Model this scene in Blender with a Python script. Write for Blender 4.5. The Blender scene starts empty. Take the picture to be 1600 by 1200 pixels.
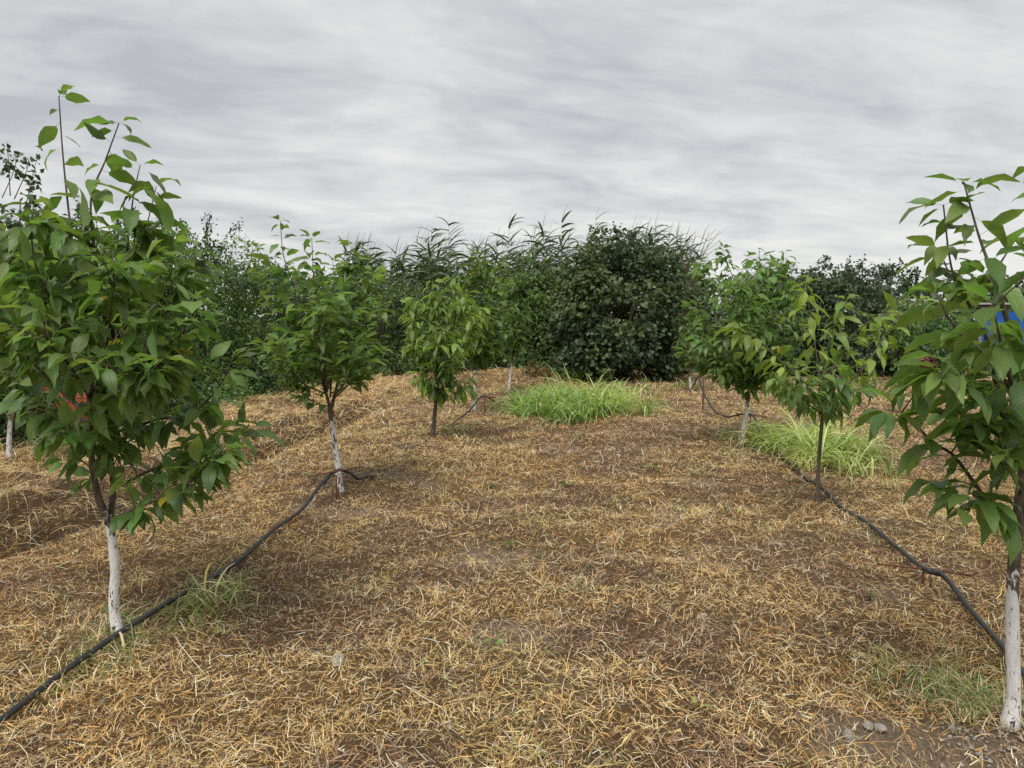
import bpy, math, random
import numpy as np
from mathutils import Matrix, Vector

random.seed(11)
rng = np.random.default_rng(11)
sc = bpy.context.scene
col = sc.collection
R = math.radians

# ------------------------------------------------------------------ camera
CAM_H = 1.6
F = 1202.0                       # focal length in photograph pixels (1600 wide)
PITCH = math.atan(100 / F)
cam_d = bpy.data.cameras.new('camera')
cam = bpy.data.objects.new('camera', cam_d)
col.objects.link(cam)
cam.location = (0, 0, CAM_H)
cam.rotation_euler = (math.pi / 2 - PITCH, 0, 0)
cam_d.sensor_width = 36
cam_d.lens = 36 * F / 1600
cam_d.clip_end = 5000
cam_d.clip_start = 0.05
sc.camera = cam

# ------------------------------------------------------------------ sky and sun
SUN_EL, SUN_AZ = R(58), R(200)    # azimuth clockwise from +Y
w = bpy.data.worlds.new('World')
sc.world = w
w.use_nodes = True
nt = w.node_tree
nt.nodes.clear()
N = nt.nodes.new
L = nt.links.new


def mth(op, a, b=None, c=None, tree=None):
    t = tree or nt
    n = t.nodes.new('ShaderNodeMath')
    n.operation = op
    for i, v in enumerate((a, b, c)):
        if v is None:
            continue
        if isinstance(v, (int, float)):
            n.inputs[i].default_value = v
        else:
            t.links.new(v, n.inputs[i])
    return n.outputs[0]


out = N('ShaderNodeOutputWorld')
bg = N('ShaderNodeBackground')
bg.inputs[1].default_value = 0.1
sky = N('ShaderNodeTexSky')
sky.sky_type = 'NISHITA'
sky.sun_disc = False
sky.sun_elevation = SUN_EL
sky.sun_rotation = SUN_AZ
tc = N('ShaderNodeTexCoord')
sep = N('ShaderNodeSeparateXYZ')
L(tc.outputs['Generated'], sep.inputs[0])
zz = mth('ADD', mth('MAXIMUM', sep.outputs[2], 0.0), 0.20)
cu = mth('DIVIDE', sep.outputs[0], zz)
cv = mth('DIVIDE', sep.outputs[1], zz)
# rotate the cloud streets a little and stretch them sideways
ca, sa = math.cos(R(-14)), math.sin(R(-14))
ru = mth('ADD', mth('MULTIPLY', cu, ca), mth('MULTIPLY', cv, -sa))
rv = mth('ADD', mth('MULTIPLY', cu, sa), mth('MULTIPLY', cv, ca))


def cloud_noise(su, sv, scale, detail, rough, dist, off):
    cx = N('ShaderNodeCombineXYZ')
    L(mth('MULTIPLY', ru, su), cx.inputs[0])
    L(mth('MULTIPLY', rv, sv), cx.inputs[1])
    cx.inputs[2].default_value = off
    n = N('ShaderNodeTexNoise')
    n.inputs['Scale'].default_value = scale
    n.inputs['Detail'].default_value = detail
    n.inputs['Roughness'].default_value = rough
    n.inputs['Distortion'].default_value = dist
    L(cx.outputs[0], n.inputs['Vector'])
    return n.outputs[0]


c1 = cloud_noise(0.75, 1.25, 2.3, 9, 0.58, 0.5, 3.1)
c2 = cloud_noise(0.7, 0.9, 0.8, 3, 0.5, 0.3, 7.7)
c3 = cloud_noise(0.8, 1.6, 6.5, 6, 0.6, 0.6, 1.4)
cm = mth('ADD', mth('MULTIPLY', c1, 0.48), mth('ADD', mth('MULTIPLY', c2, 0.37), mth('MULTIPLY', c3, 0.15)))
ramp = N('ShaderNodeValToRGB')
e = ramp.color_ramp.elements
e[0].position = 0.37
e[0].color = (0.222, 0.230, 0.243, 1)
e[1].position = 0.585
e[1].color = (0.375, 0.375, 0.364, 1)
m_ = ramp.color_ramp.elements.new(0.475)
m_.color = (0.297, 0.302, 0.304, 1)
L(cm, ramp.inputs[0])
sc10 = N('ShaderNodeVectorMath')
sc10.operation = 'SCALE'
sc10.inputs['Scale'].default_value = 10.0
L(ramp.outputs[0], sc10.inputs[0])
mx = N('ShaderNodeMix')
mx.data_type = 'RGBA'
mx.inputs[0].default_value = 0.97
L(sky.outputs[0], mx.inputs[6])
L(sc10.outputs[0], mx.inputs[7])
L(mx.outputs[2], bg.inputs[0])
L(bg.outputs[0], out.inputs[0])

sun_d = bpy.data.lights.new('sun', 'SUN')
sun_d.energy = 1.5
sun_d.angle = R(30)
sun_d.color = (1.0, 0.965, 0.91)
sun = bpy.data.objects.new('sun', sun_d)
col.objects.link(sun)
sdir = Vector((math.sin(SUN_AZ) * math.cos(SUN_EL), math.cos(SUN_AZ) * math.cos(SUN_EL), math.sin(SUN_EL)))
sun.rotation_euler = sdir.to_track_quat('Z', 'Y').to_euler()

vs = sc.view_settings
vs.view_transform = 'Standard'
vs.look = 'None'
vs.gamma = 1
vs.exposure = 1.16
vs.use_curve_mapping = False
sc.cycles.max_bounces = 6
sc.cycles.diffuse_bounces = 3
sc.cycles.glossy_bounces = 2
sc.cycles.transmission_bounces = 3
sc.cycles.transparent_max_bounces = 4
sc.cycles.use_denoising = False
sc.cycles.caustics_reflective = False
sc.cycles.caustics_refractive = False

# ------------------------------------------------------------------ survey helpers
CP, SP = math.cos(PITCH), math.sin(PITCH)


def ray(px, py):
    x, u = (px - 800) / F, (600 - py) / F
    return np.array((x, CP + u * SP, -SP + u * CP))


def at(px, py, depth):
    """point seen along a sight line, at a surveyed distance in front of the camera"""
    d = ray(px, py)
    return np.array((0, 0, CAM_H)) + d * (depth / d[1])


def ground(px, py):
    d = ray(px, py)
    t = CAM_H / -d[2]
    return np.array((d[0] * t, d[1] * t, 0.0))


ROW = math.atan(179 / F * CP)      # heading of the orchard rows
RS, RC = math.sin(ROW), math.cos(ROW)


def row_coords(x, y):
    return x * RS + y * RC, x * RC - y * RS      # along, across


def _hash(ix, iy, s):
    v = np.sin(ix * 127.1 + iy * 311.7 + s * 74.7) * 43758.5453
    return v - np.floor(v)


def vnoise(x, y, s=0.0):
    x = np.asarray(x, float); y = np.asarray(y, float)
    ix, iy = np.floor(x), np.floor(y)
    fx, fy = x - ix, y - iy
    fx = fx * fx * (3 - 2 * fx); fy = fy * fy * (3 - 2 * fy)
    a, b = _hash(ix, iy, s), _hash(ix + 1, iy, s)
    c, d = _hash(ix, iy + 1, s), _hash(ix + 1, iy + 1, s)
    return (a * (1 - fx) + b * fx) * (1 - fy) + (c * (1 - fx) + d * fx) * fy


def fbm(x, y, s=0.0, o=4):
    v, a, t = 0.0, 0.5, 0.0
    for k in range(o):
        v = v + a * vnoise(x, y, s + k * 3.3); t += a
        x = np.asarray(x) * 2.03 + 1.7; y = np.asarray(y) * 2.03 - 2.3
        a *= 0.5
    return v / t


def sstep(a, b, x):
    t = np.clip((np.asarray(x, float) - a) / (b - a), 0, 1)
    return t * t * (3 - 2 * t)


TRUNKS = [tuple(ground(*q)[:2]) for q in ((186, 992), (1578, 1136), (532, 772), (1277, 798))]


def hgt(x, y):
    x = np.asarray(x, float); y = np.asarray(y, float)
    s, l = row_coords(x, y)
    near = 1 - sstep(20, 40, np.hypot(x, y))
    h = (fbm(x * 0.9, y * 0.9, 1.0, 3) - 0.5) * 0.10 + (fbm(x * 3.5, y * 3.5, 5.0, 3) - 0.5) * 0.075 + (vnoise(x * 9, y * 9, 6.0) - 0.5) * 0.02
    h = h * near
    lc = -4.5 + (vnoise(s * 0.5, s * 0.0, 9.0) - 0.5) * 0.3
    ditch = np.exp(-((l - lc) / 0.24) ** 4) * 0.24 * (1 - sstep(12, 16, s))
    bank = sstep(4.74, 4.92, -l) * (1 - sstep(6.0, 7.6, -l))
    bank = bank * (0.04 + 0.23 * fbm(x * 2.3, y * 2.3, 12.0, 3) ** 1.5) * near
    h = h - ditch + bank
    # low heap of cut straw near the far end of the rows
    h = h + 0.22 * np.exp(-(((x + 0.25) / 1.2) ** 2 + ((y - 20.5) / 1.0) ** 2)) + 0.12 * np.exp(-(((x - 1.0) / 0.8) ** 2 + ((y - 21) / 0.8) ** 2))
    for bx_, by_ in TRUNKS:
        h = h + 0.035 * np.exp(-((x - bx_) ** 2 + (y - by_) ** 2) / 0.02)
    return h


def on_ground(px, py):
    p = ground(px, py)
    p[2] = float(hgt(p[0], p[1]))
    return p


# ------------------------------------------------------------------ mesh helpers
def np_mesh(name, verts, tris, colors=None, uv=None, mats=(), smooth=True, extra=None):
    me = bpy.data.meshes.new(name)
    verts = np.ascontiguousarray(verts, dtype=np.float32).reshape(-1, 3)
    tris = np.ascontiguousarray(tris, dtype=np.int32).reshape(-1, 3)
    me.vertices.add(len(verts))
    me.vertices.foreach_set('co', verts.ravel())
    me.loops.add(len(tris) * 3)
    me.loops.foreach_set('vertex_index', tris.ravel())
    me.polygons.add(len(tris))
    me.polygons.foreach_set('loop_start', np.arange(len(tris), dtype=np.int32) * 3)
    me.polygons.foreach_set('loop_total', np.full(len(tris), 3, dtype=np.int32))
    if smooth:
        me.polygons.foreach_set('use_smooth', np.ones(len(tris), dtype=bool))
    if colors is not None:
        a = me.attributes.new('Col', 'FLOAT_COLOR', 'POINT')
        c = np.ones((len(verts), 4), dtype=np.float32)
        c[:, :3] = colors
        a.data.foreach_set('color', c.ravel())
    if uv is not None:
        a = me.attributes.new('leafuv', 'FLOAT_VECTOR', 'POINT')
        a.data.foreach_set('vector', np.ascontiguousarray(uv, dtype=np.float32).ravel())
    if extra:
        for k, v in extra.items():
            a = me.attributes.new(k, 'FLOAT', 'POINT')
            a.data.foreach_set('value', np.ascontiguousarray(v, dtype=np.float32))
    for m in mats:
        me.materials.append(m)
    me.update()
    me.validate()
    return me


def add(name, me, parent=None, loc=(0, 0, 0), label=None, cat=None, group=None, kind=None):
    o = bpy.data.objects.new(name, me)
    col.objects.link(o)
    o.location = loc
    if parent is not None:
        o.parent = parent
    for k, v in (('label', label), ('category', cat), ('group', group), ('kind', kind)):
        if v:
            o[k] = v
    return o


def nrm(v):
    v = np.asarray(v, float)
    return v / np.maximum(np.linalg.norm(v, axis=-1, keepdims=True), 1e-9)


def spline(pts, n):
    """Catmull-Rom through the points, n samples; pts may carry extra columns"""
    p = np.asarray(pts, float)
    if len(p) == 2:
        t = np.linspace(0, 1, n)[:, None]
        return p[0] * (1 - t) + p[1] * t
    q = np.vstack([2 * p[0] - p[1], p, 2 * p[-1] - p[-2]])
    ts = np.linspace(0, len(p) - 1 - 1e-6, n)
    i = ts.astype(int)
    t = (ts - i)[:, None]
    a, b, c, d = q[i], q[i + 1], q[i + 2], q[i + 3]
    return 0.5 * ((2 * b) + (-a + c) * t + (2 * a - 5 * b + 4 * c - d) * t ** 2 + (-a + 3 * b - 3 * c + d) * t ** 3)


def tube(pts, rad, ns=8, cap=True):
    p = np.asarray(pts, float)
    n = len(p)
    rad = np.broadcast_to(np.asarray(rad, float), (n,))
    tan = nrm(np.gradient(p, axis=0))
    ref = np.array((0.31, 0.87, 0.38)) if abs(tan[0][2]) > 0.7 else np.array((0.1, 0.05, 1.0))
    u = nrm(np.cross(tan, ref)); v = np.cross(tan, u)
    a = np.linspace(0, 2 * math.pi, ns, endpoint=False)
    ring = p[:, None, :] + rad[:, None, None] * (np.cos(a)[None, :, None] * u[:, None, :] + np.sin(a)[None, :, None] * v[:, None, :])
    V = ring.reshape(-1, 3)
    T = []
    for i in range(n - 1):
        for j in range(ns):
            k = (j + 1) % ns
            q0, q1, q2, q3 = i * ns + j, i * ns + k, (i + 1) * ns + k, (i + 1) * ns + j
            T += [(q0, q1, q2), (q0, q2, q3)]
    if cap:
        V = np.vstack([V, p[0], p[-1]])
        c0, c1_ = len(V) - 2, len(V) - 1
        for j in range(ns):
            k = (j + 1) % ns
            T += [(c0, k, j), (c1_, (n - 1) * ns + j, (n - 1) * ns + k)]
    return V, np.array(T)


def merge(parts):
    V, T, o = [], [], 0
    for v, t in parts:
        V.append(v); T.append(np.asarray(t) + o); o += len(v)
    return np.vstack(V), np.vstack(T)


def box(cx, cy, cz, sx, sy, sz, rot=None, bev=0.0):
    """box with its edges cut back a little"""
    b = min(bev, sx / 3, sy / 3, sz / 3)
    hx, hy, hz = sx / 2, sy / 2, sz / 2
    V = []
    for z, k in ((-hz, b), (-hz + b, 0), (hz - b, 0), (hz, b)):
        for x, y in ((-hx + k, -hy + k), (hx - k, -hy + k), (hx - k, hy - k), (-hx + k, hy - k)):
            V.append((x, y, z))
    T = [(0, 2, 1), (0, 3, 2), (12, 13, 14), (12, 14, 15)]
    for i in range(3):
        for j in range(4):
            k = (j + 1) % 4
            T += [(i * 4 + j, i * 4 + k, (i + 1) * 4 + k), (i * 4 + j, (i + 1) * 4 + k, (i + 1) * 4 + j)]
    V = np.array(V)
    if rot is not None:
        V = V @ np.array(rot).T
    return V + np.array((cx, cy, cz)), np.array(T)


# ------------------------------------------------------------------ materials
def new_mat(name):
    m = bpy.data.materials.new(name)
    m.use_nodes = True
    t = m.node_tree
    t.nodes.clear()
    o = t.nodes.new('ShaderNodeOutputMaterial')
    return m, t, o


def noise(t, scale, detail=4, rough=0.55, vec=None, dist=0.0):
    n = t.nodes.new('ShaderNodeTexNoise')
    n.inputs['Scale'].default_value = scale
    n.inputs['Detail'].default_value = detail
    n.inputs['Roughness'].default_value = rough
    n.inputs['Distortion'].default_value = dist
    if vec is not None:
        t.links.new(vec, n.inputs['Vector'])
    return n.outputs[0]


def cramp(t, fac, stops):
    r = t.nodes.new('ShaderNodeValToRGB')
    el = r.color_ramp.elements
    while len(el) < len(stops):
        el.new(0.5)
    for k, (p, c) in enumerate(stops):
        el[k].position = p
        el[k].color = (*c, 1)
    t.links.new(fac, r.inputs[0])
    return r.outputs[0]


def mixc(t, f, a, b, mode='MIX'):
    n = t.nodes.new('ShaderNodeMix')
    n.data_type = 'RGBA'
    n.blend_type = mode
    for i, v in ((0, f), (6, a), (7, b)):
        if isinstance(v, (int, float)):
            n.inputs[i].default_value = v
        elif isinstance(v, tuple):
            n.inputs[i].default_value = (*v, 1)
        else:
            t.links.new(v, n.inputs[i])
    return n.outputs[2]


def principled(t, color, rough=0.8, spec=0.3, bump=None, bstr=0.3, bdist=0.01):
    p = t.nodes.new('ShaderNodeBsdfPrincipled')
    if isinstance(color, tuple):
        p.inputs['Base Color'].default_value = (*color, 1)
    else:
        t.links.new(color, p.inputs['Base Color'])
    if isinstance(rough, (int, float)):
        p.inputs['Roughness'].default_value = rough
    else:
        t.links.new(rough, p.inputs['Roughness'])
    p.inputs['Specular IOR Level'].default_value = spec
    if bump is not None:
        b = t.nodes.new('ShaderNodeBump')
        b.inputs['Strength'].default_value = bstr
        b.inputs['Distance'].default_value = bdist
        t.links.new(bump, b.inputs['Height'])
        t.links.new(b.outputs[0], p.inputs['Normal'])
    return p


def coords(t, which='Object'):
    return t.nodes.new('ShaderNodeTexCoord').outputs[which]


def leaf_material(name, rough=0.42, spec=0.45, trans=0.34, veins=True, under=1.35, isl=0.25):
    m, t, o = new_mat(name)
    at_ = t.nodes.new('ShaderNodeAttribute'); at_.attribute_name = 'Col'
    oi = t.nodes.new('ShaderNodeObjectInfo')
    c = mixc(t, 1.0, at_.outputs['Color'], oi.outputs['Color'], 'MULTIPLY')
    geo = t.nodes.new('ShaderNodeNewGeometry')
    r = mth('ADD', geo.outputs['Random Per Island'], oi.outputs['Random'], tree=t)
    r = mth('FRACT', r, tree=t)
    val = mth('ADD', mth('MULTIPLY', r, 2 * isl, tree=t), 1.0 - isl, tree=t)
    hs = t.nodes.new('ShaderNodeHueSaturation')
    t.links.new(val, hs.inputs['Value'])
    t.links.new(mth('ADD', mth('MULTIPLY', mth('FRACT', mth('MULTIPLY', r, 7.3, tree=t), tree=t), 0.04, tree=t), 0.48, tree=t), hs.inputs['Hue'])
    t.links.new(c, hs.inputs['Color'])
    c = hs.outputs[0]
    h = None
    if veins:
        uv = t.nodes.new('ShaderNodeAttribute'); uv.attribute_name = 'leafuv'
        sp = t.nodes.new('ShaderNodeSeparateXYZ')
        t.links.new(uv.outputs['Vector'], sp.inputs[0])
        av = mth('ABSOLUTE', sp.outputs[1], tree=t)
        ph = mth('SUBTRACT', sp.outputs[0], mth('MULTIPLY', av, 0.22, tree=t), tree=t)
        wv = mth('SINE', mth('MULTIPLY', ph, 62.0, tree=t), tree=t)
        vein = mth('POWER', mth('ADD', mth('MULTIPLY', wv, 0.5, tree=t), 0.5, tree=t), 4.0, tree=t)
        mid = mth('SUBTRACT', 1.0, mth('MINIMUM', mth('MULTIPLY', av, 11.0, tree=t), 1.0, tree=t), tree=t)
        vm = mth('MAXIMUM', mth('MULTIPLY', vein, 0.45, tree=t), mid, tree=t)
        lite = mixc(t, 1.0, c, (1.5, 1.42, 1.35), 'MULTIPLY')
        c = mixc(t, mth('MULTIPLY', vm, 0.5, tree=t), c, lite)
        h = mth('MULTIPLY', vm, -1.0, tree=t)
    if veins:
        # brown blotches on some of the leaves
        bl = noise(t, 34, 3, 0.6, coords(t))
        some = mth('GREATER_THAN', mth('FRACT', mth('MULTIPLY', r, 3.7, tree=t), tree=t), 0.62, tree=t)
        c = mixc(t, mth('MULTIPLY', some, mth('MINIMUM', mth('MAXIMUM', mth('MULTIPLY', mth('SUBTRACT', bl, 0.60, tree=t), 12.0, tree=t), 0.0, tree=t), 0.75, tree=t), tree=t), c, (0.20, 0.14, 0.04))
    und = mixc(t, 1.0, c, (under * 1.02, under, under * 1.2), 'MULTIPLY')
    c = mixc(t, geo.outputs['Backfacing'], c, und)
    p = principled(t, c, rough, spec, h, 0.35, 0.004)
    tr = t.nodes.new('ShaderNodeBsdfTranslucent')
    tcol = mixc(t, 1.0, c, (1.7, 1.75, 0.75), 'MULTIPLY')
    t.links.new(tcol, tr.inputs[0])
    ms = t.nodes.new('ShaderNodeMixShader')
    ms.inputs[0].default_value = trans
    t.links.new(p.outputs[0], ms.inputs[1])
    t.links.new(tr.outputs[0], ms.inputs[2])
    t.links.new(ms.outputs[0], o.inputs[0])
    return m


M_CHERRY = leaf_material('cherry_leaf_material')
M_BUSH = leaf_material('bush_leaf_material', 0.5, 0.35, 0.22, False, 1.25, 0.35)
M_GRASS = leaf_material('green_grass_material', 0.5, 0.35, 0.35, False, 1.1, 0.25)
M_REED = leaf_material('reed_material', 0.5, 0.3, 0.25, False, 1.1, 0.25)

# straw
m, t, o = new_mat('dry_straw_material')
a_ = t.nodes.new('ShaderNodeAttribute'); a_.attribute_name = 'Col'
p = principled(t, a_.outputs['Color'], 0.62, 0.25)
tr = t.nodes.new('ShaderNodeBsdfTranslucent')
t.links.new(a_.outputs['Color'], tr.inputs[0])
ms = t.nodes.new('ShaderNodeMixShader'); ms.inputs[0].default_value = 0.18
t.links.new(p.outputs[0], ms.inputs[1]); t.links.new(tr.outputs[0], ms.inputs[2]); t.links.new(ms.outputs[0], o.inputs[0])
M_STRAW = m

# soil and thatch under the straw
m, t, o = new_mat('soil_and_thatch_material')
a_ = t.nodes.new('ShaderNodeAttribute'); a_.attribute_name = 'Col'
co = coords(t)
n1 = noise(t, 38, 6, 0.65, co)
n2 = noise(t, 150, 4, 0.7, co, 0.6)
n3 = noise(t, 420, 3, 0.7, co)
c = mixc(t, 1.0, a_.outputs['Color'], cramp(t, n2, [(0.25, (0.45, 0.43, 0.42)), (0.5, (0.95, 0.93, 0.9)), (0.75, (1.7, 1.62, 1.5))]), 'MULTIPLY')
c = mixc(t, 1.0, c, cramp(t, n3, [(0.3, (0.42, 0.40, 0.38)), (0.5, (1.0, 0.98, 0.95)), (0.68, (2.0, 1.9, 1.7))]), 'MULTIPLY')
c = mixc(t, 1.0, c, cramp(t, n1, [(0.3, (0.7, 0.68, 0.66)), (0.7, (1.25, 1.22, 1.15))]), 'MULTIPLY')
hh = mth('ADD', n2, mth('MULTIPLY', n3, 0.5, tree=t), tree=t)
p = principled(t, c, 0.92, 0.15, hh, 0.9, 0.02)
t.links.new(p.outputs[0], o.inputs[0])
M_SOIL = m

# bark with a lime wash whose edge is ragged
m, t, o = new_mat('bark_and_limewash_material')
co = coords(t)
mp = t.nodes.new('ShaderNodeMapping'); mp.inputs['Scale'].default_value = (1, 1, 0.35)
t.links.new(co, mp.inputs[0])
b1 = noise(t, 55, 6, 0.65, mp.outputs[0])
b2 = noise(t, 190, 4, 0.6, co)
bark = cramp(t, b1, [(0.25, (0.035, 0.026, 0.02)), (0.5, (0.115, 0.09, 0.07)), (0.75, (0.22, 0.185, 0.155))])
mp2 = t.nodes.new('ShaderNodeMapping'); mp2.inputs['Scale'].default_value = (1, 1, 3.0)
t.links.new(co, mp2.inputs[0])
lent = noise(t, 40, 3, 0.5, mp2.outputs[0])
bark = mixc(t, cramp(t, lent, [(0.60, (0, 0, 0)), (0.68, (0.6, 0.6, 0.6))]), bark, (0.24, 0.19, 0.15))
wa = t.nodes.new('ShaderNodeAttribute'); wa.attribute_name = 'wash'
chip = noise(t, 62, 5, 0.62, mp.outputs[0], 0.5)
ws = mth('ADD', wa.outputs['Fac'], mth('MULTIPLY', mth('SUBTRACT', chip, 0.5, tree=t), 4.0, tree=t), tree=t)
wf = cramp(t, ws, [(0.46, (0, 0, 0)), (0.52, (1, 1, 1))])
lime = cramp(t, b2, [(0.3, (0.56, 0.555, 0.55)), (0.7, (0.82, 0.82, 0.81))])
lime = mixc(t, 1.0, lime, cramp(t, noise(t, 26, 6, 0.7, mp.outputs[0]), [(0.33, (0.78, 0.74, 0.68)), (0.5, (1, 1, 1))]), 'MULTIPLY')
c = mixc(t, wf, bark, lime)
hh = mth('ADD', mth('MULTIPLY', b1, 1.0, tree=t), mth('MULTIPLY', b2, 0.3, tree=t), tree=t)
p = principled(t, c, 0.85, 0.2, hh, 0.8, 0.006)
t.links.new(p.outputs[0], o.inputs[0])
M_BARK = m

m, t, o = new_mat('twig_material')
p = principled(t, cramp(t, noise(t, 60, 4, 0.6, coords(t)), [(0.3, (0.07, 0.045, 0.03)), (0.7, (0.17, 0.12, 0.08))]), 0.7, 0.3)
t.links.new(p.outputs[0], o.inputs[0])
M_TWIG = m

m, t, o = new_mat('black_pipe_material')
nn = noise(t, 30, 5, 0.65, coords(t))
n2 = noise(t, 300, 3, 0.6, coords(t))
c = cramp(t, nn, [(0.35, (0.016, 0.016, 0.018)), (0.62, (0.03, 0.03, 0.031)), (0.78, (0.10, 0.085, 0.065))])
p = principled(t, c, cramp(t, nn, [(0.3, (0.33, 0.33, 0.33)), (0.7, (0.6, 0.6, 0.6))]), 0.5, n2, 0.15, 0.002)
t.links.new(p.outputs[0], o.inputs[0])
M_PIPE = m

m, t, o = new_mat('rusty_iron_material')
nn = noise(t, 80, 6, 0.7, coords(t))
p = principled(t, cramp(t, nn, [(0.3, (0.06, 0.025, 0.016)), (0.55, (0.14, 0.055, 0.03)), (0.8, (0.22, 0.10, 0.05))]), 0.85, 0.3, nn, 0.5, 0.003)
t.links.new(p.outputs[0], o.inputs[0])
M_RUST = m

m, t, o = new_mat('orange_red_paint_material')
nn = noise(t, 9, 6, 0.7, coords(t))
p = principled(t, cramp(t, nn, [(0.25, (0.12, 0.04, 0.022)), (0.45, (0.27, 0.07, 0.03)), (0.8, (0.36, 0.11, 0.05))]), 0.6, 0.35, nn, 0.3, 0.004)
t.links.new(p.outputs[0], o.inputs[0])
M_RED = m

m, t, o = new_mat('blue_tarpaulin_material')
nn = noise(t, 3.0, 5, 0.6, coords(t))
p = principled(t, cramp(t, nn, [(0.3, (0.006, 0.06, 0.26)), (0.7, (0.015, 0.14, 0.50))]), 0.38, 0.5, nn, 0.6, 0.08)
t.links.new(p.outputs[0], o.inputs[0])
M_TARP = m

m, t, o = new_mat('grey_timber_material')
mp = t.nodes.new('ShaderNodeMapping'); mp.inputs['Scale'].default_value = (1.0, 14, 14)
t.links.new(coords(t), mp.inputs[0])
nn = noise(t, 4, 6, 0.65, mp.outputs[0])
p = principled(t, cramp(t, nn, [(0.3, (0.10, 0.085, 0.075)), (0.7, (0.36, 0.32, 0.29))]), 0.85, 0.2, nn, 0.5, 0.004)
t.links.new(p.outputs[0], o.inputs[0])
M_WOOD = m

m, t, o = new_mat('pale_stone_material')
nn = noise(t, 45, 6, 0.7, coords(t))
p = principled(t, cramp(t, nn, [(0.3, (0.16, 0.14, 0.12)), (0.55, (0.32, 0.295, 0.26)), (0.8, (0.52, 0.49, 0.45))]), 0.9, 0.2, nn, 0.7, 0.01)
t.links.new(p.outputs[0], o.inputs[0])
M_STONE = m


# ------------------------------------------------------------------ the ground
def axis(lo, hi, step, far):
    a = np.arange(lo, hi + 1e-6, step)
    g, d, out_ = hi, step, []
    while g < far:
        d *= 1.35; g += d; out_.append(g)
    g, d, out2 = lo, step, []
    while g > -far:
        d *= 1.35; g -= d; out2.append(g)
    return np.concatenate([out2[::-1], a, out_])


xs = axis(-10.5, 9.5, 0.09, 1500)
ys = np.concatenate([np.arange(1.2, 8, 0.07), np.arange(8, 24, 0.14)])
tail, g, d = [], 24.0, 0.1
while g < 2200:
    d *= 1.3; g += d; tail.append(g)
head, g, d = [], 1.2, 0.05
while g > -300:
    d *= 1.4; g -= d; head.append(g)
ys = np.concatenate([head[::-1], ys, tail])
GX, GY = np.meshgrid(xs, ys)
GZ = hgt(GX, GY)
nx, ny = len(xs), len(ys)
idx = np.arange(nx * ny).reshape(ny, nx)
q0, q1, q2, q3 = idx[:-1, :-1].ravel(), idx[:-1, 1:].ravel(), idx[1:, 1:].ravel(), idx[1:, :-1].ravel()
T = np.concatenate([np.stack([q0, q1, q2], 1), np.stack([q0, q2, q3], 1)])

PAL = dict(gold=(0.66, 0.43, 0.17), pale=(0.80, 0.63, 0.38), brown=(0.42, 0.265, 0.14), grey=(0.42, 0.32, 0.225),
           orange=(0.60, 0.32, 0.095), green=(0.42, 0.42, 0.16), red=(0.40, 0.20, 0.095))


def patch(x, y):
    """how golden / brown / bare the thatch is here"""
    gold = 0.5 + 1.35 * (0.5 * fbm(x * 0.8 + 3.1, y * 0.8, 21.0, 4) + 0.5 * fbm(x * 2.4, y * 2.4, 24.0, 3) - 0.5)
    org = fbm(x * 1.3, y * 1.3 + 8.0, 33.0, 4)
    bare = fbm(x * 1.6 + 5.0, y * 1.6, 47.0, 4) - 0.10
    grn = fbm(x * 0.9 - 4.0, y * 0.9, 58.0, 4)
    # where the photograph shows fuller golden straw and bare soil
    for (px, py, r, k) in ((230, 1110, 0.55, 0.16), (330, 860, 0.5, 0.05), (60, 1000, 0.5, 0.08), (1300, 1060, 0.45, 0.12), (1150, 1160, 0.4, 0.08),
                           (1100, 920, 0.6, 0.06), (560, 690, 1.2, 0.12), (420, 660, 1.2, 0.12)):
        c_ = ground(px, py)
        gold = gold + k * np.exp(-(((x - c_[0]) ** 2 + (y - c_[1]) ** 2) / r ** 2))
    for (px, py, r, k) in ((1420, 1165, 0.35, 0.25), (1560, 1150, 0.28, 0.25), (525, 1040, 0.2, 0.18), (770, 950, 0.3, 0.12), (1100, 970, 0.25, 0.12),
                           (280, 1085, 0.12, 0.15), (1270, 800, 0.3, 0.25), (540, 790, 0.3, 0.18), (215, 1000, 0.2, 0.15)):
        c_ = ground(px, py)
        bare = bare + k * np.exp(-(((x - c_[0]) ** 2 + (y - c_[1]) ** 2) / r ** 2))
    return gold, org, bare, grn


gx, gy = GX.ravel(), GY.ravel()
go, og, ba, gr = patch(gx, gy)
gc = np.array((0.135, 0.092, 0.058)) * np.ones((len(gx), 1))
f = sstep(0.42, 0.62, go)[:, None]
gc = gc * (1 - f) + np.array((0.17, 0.115, 0.06)) * f
f = sstep(0.56, 0.68, ba)[:, None]
gc = gc * (1 - f) + np.array((0.23, 0.185, 0.145)) * f
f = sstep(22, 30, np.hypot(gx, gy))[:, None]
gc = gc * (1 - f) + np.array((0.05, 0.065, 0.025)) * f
gs_, gl_ = row_coords(gx, gy)
f = (sstep(4.2, 4.4, -gl_) * (1 - sstep(4.85, 5.0, -gl_)) * (1 - sstep(13, 16, gs_)))[:, None] * 0.5
gc = gc * (1 - f) + np.array((0.10, 0.075, 0.055)) * f
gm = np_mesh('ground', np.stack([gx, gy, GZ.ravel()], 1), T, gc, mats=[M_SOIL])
add('ground', gm, kind='structure', label='bare brown soil under the dry orchard straw')


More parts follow.
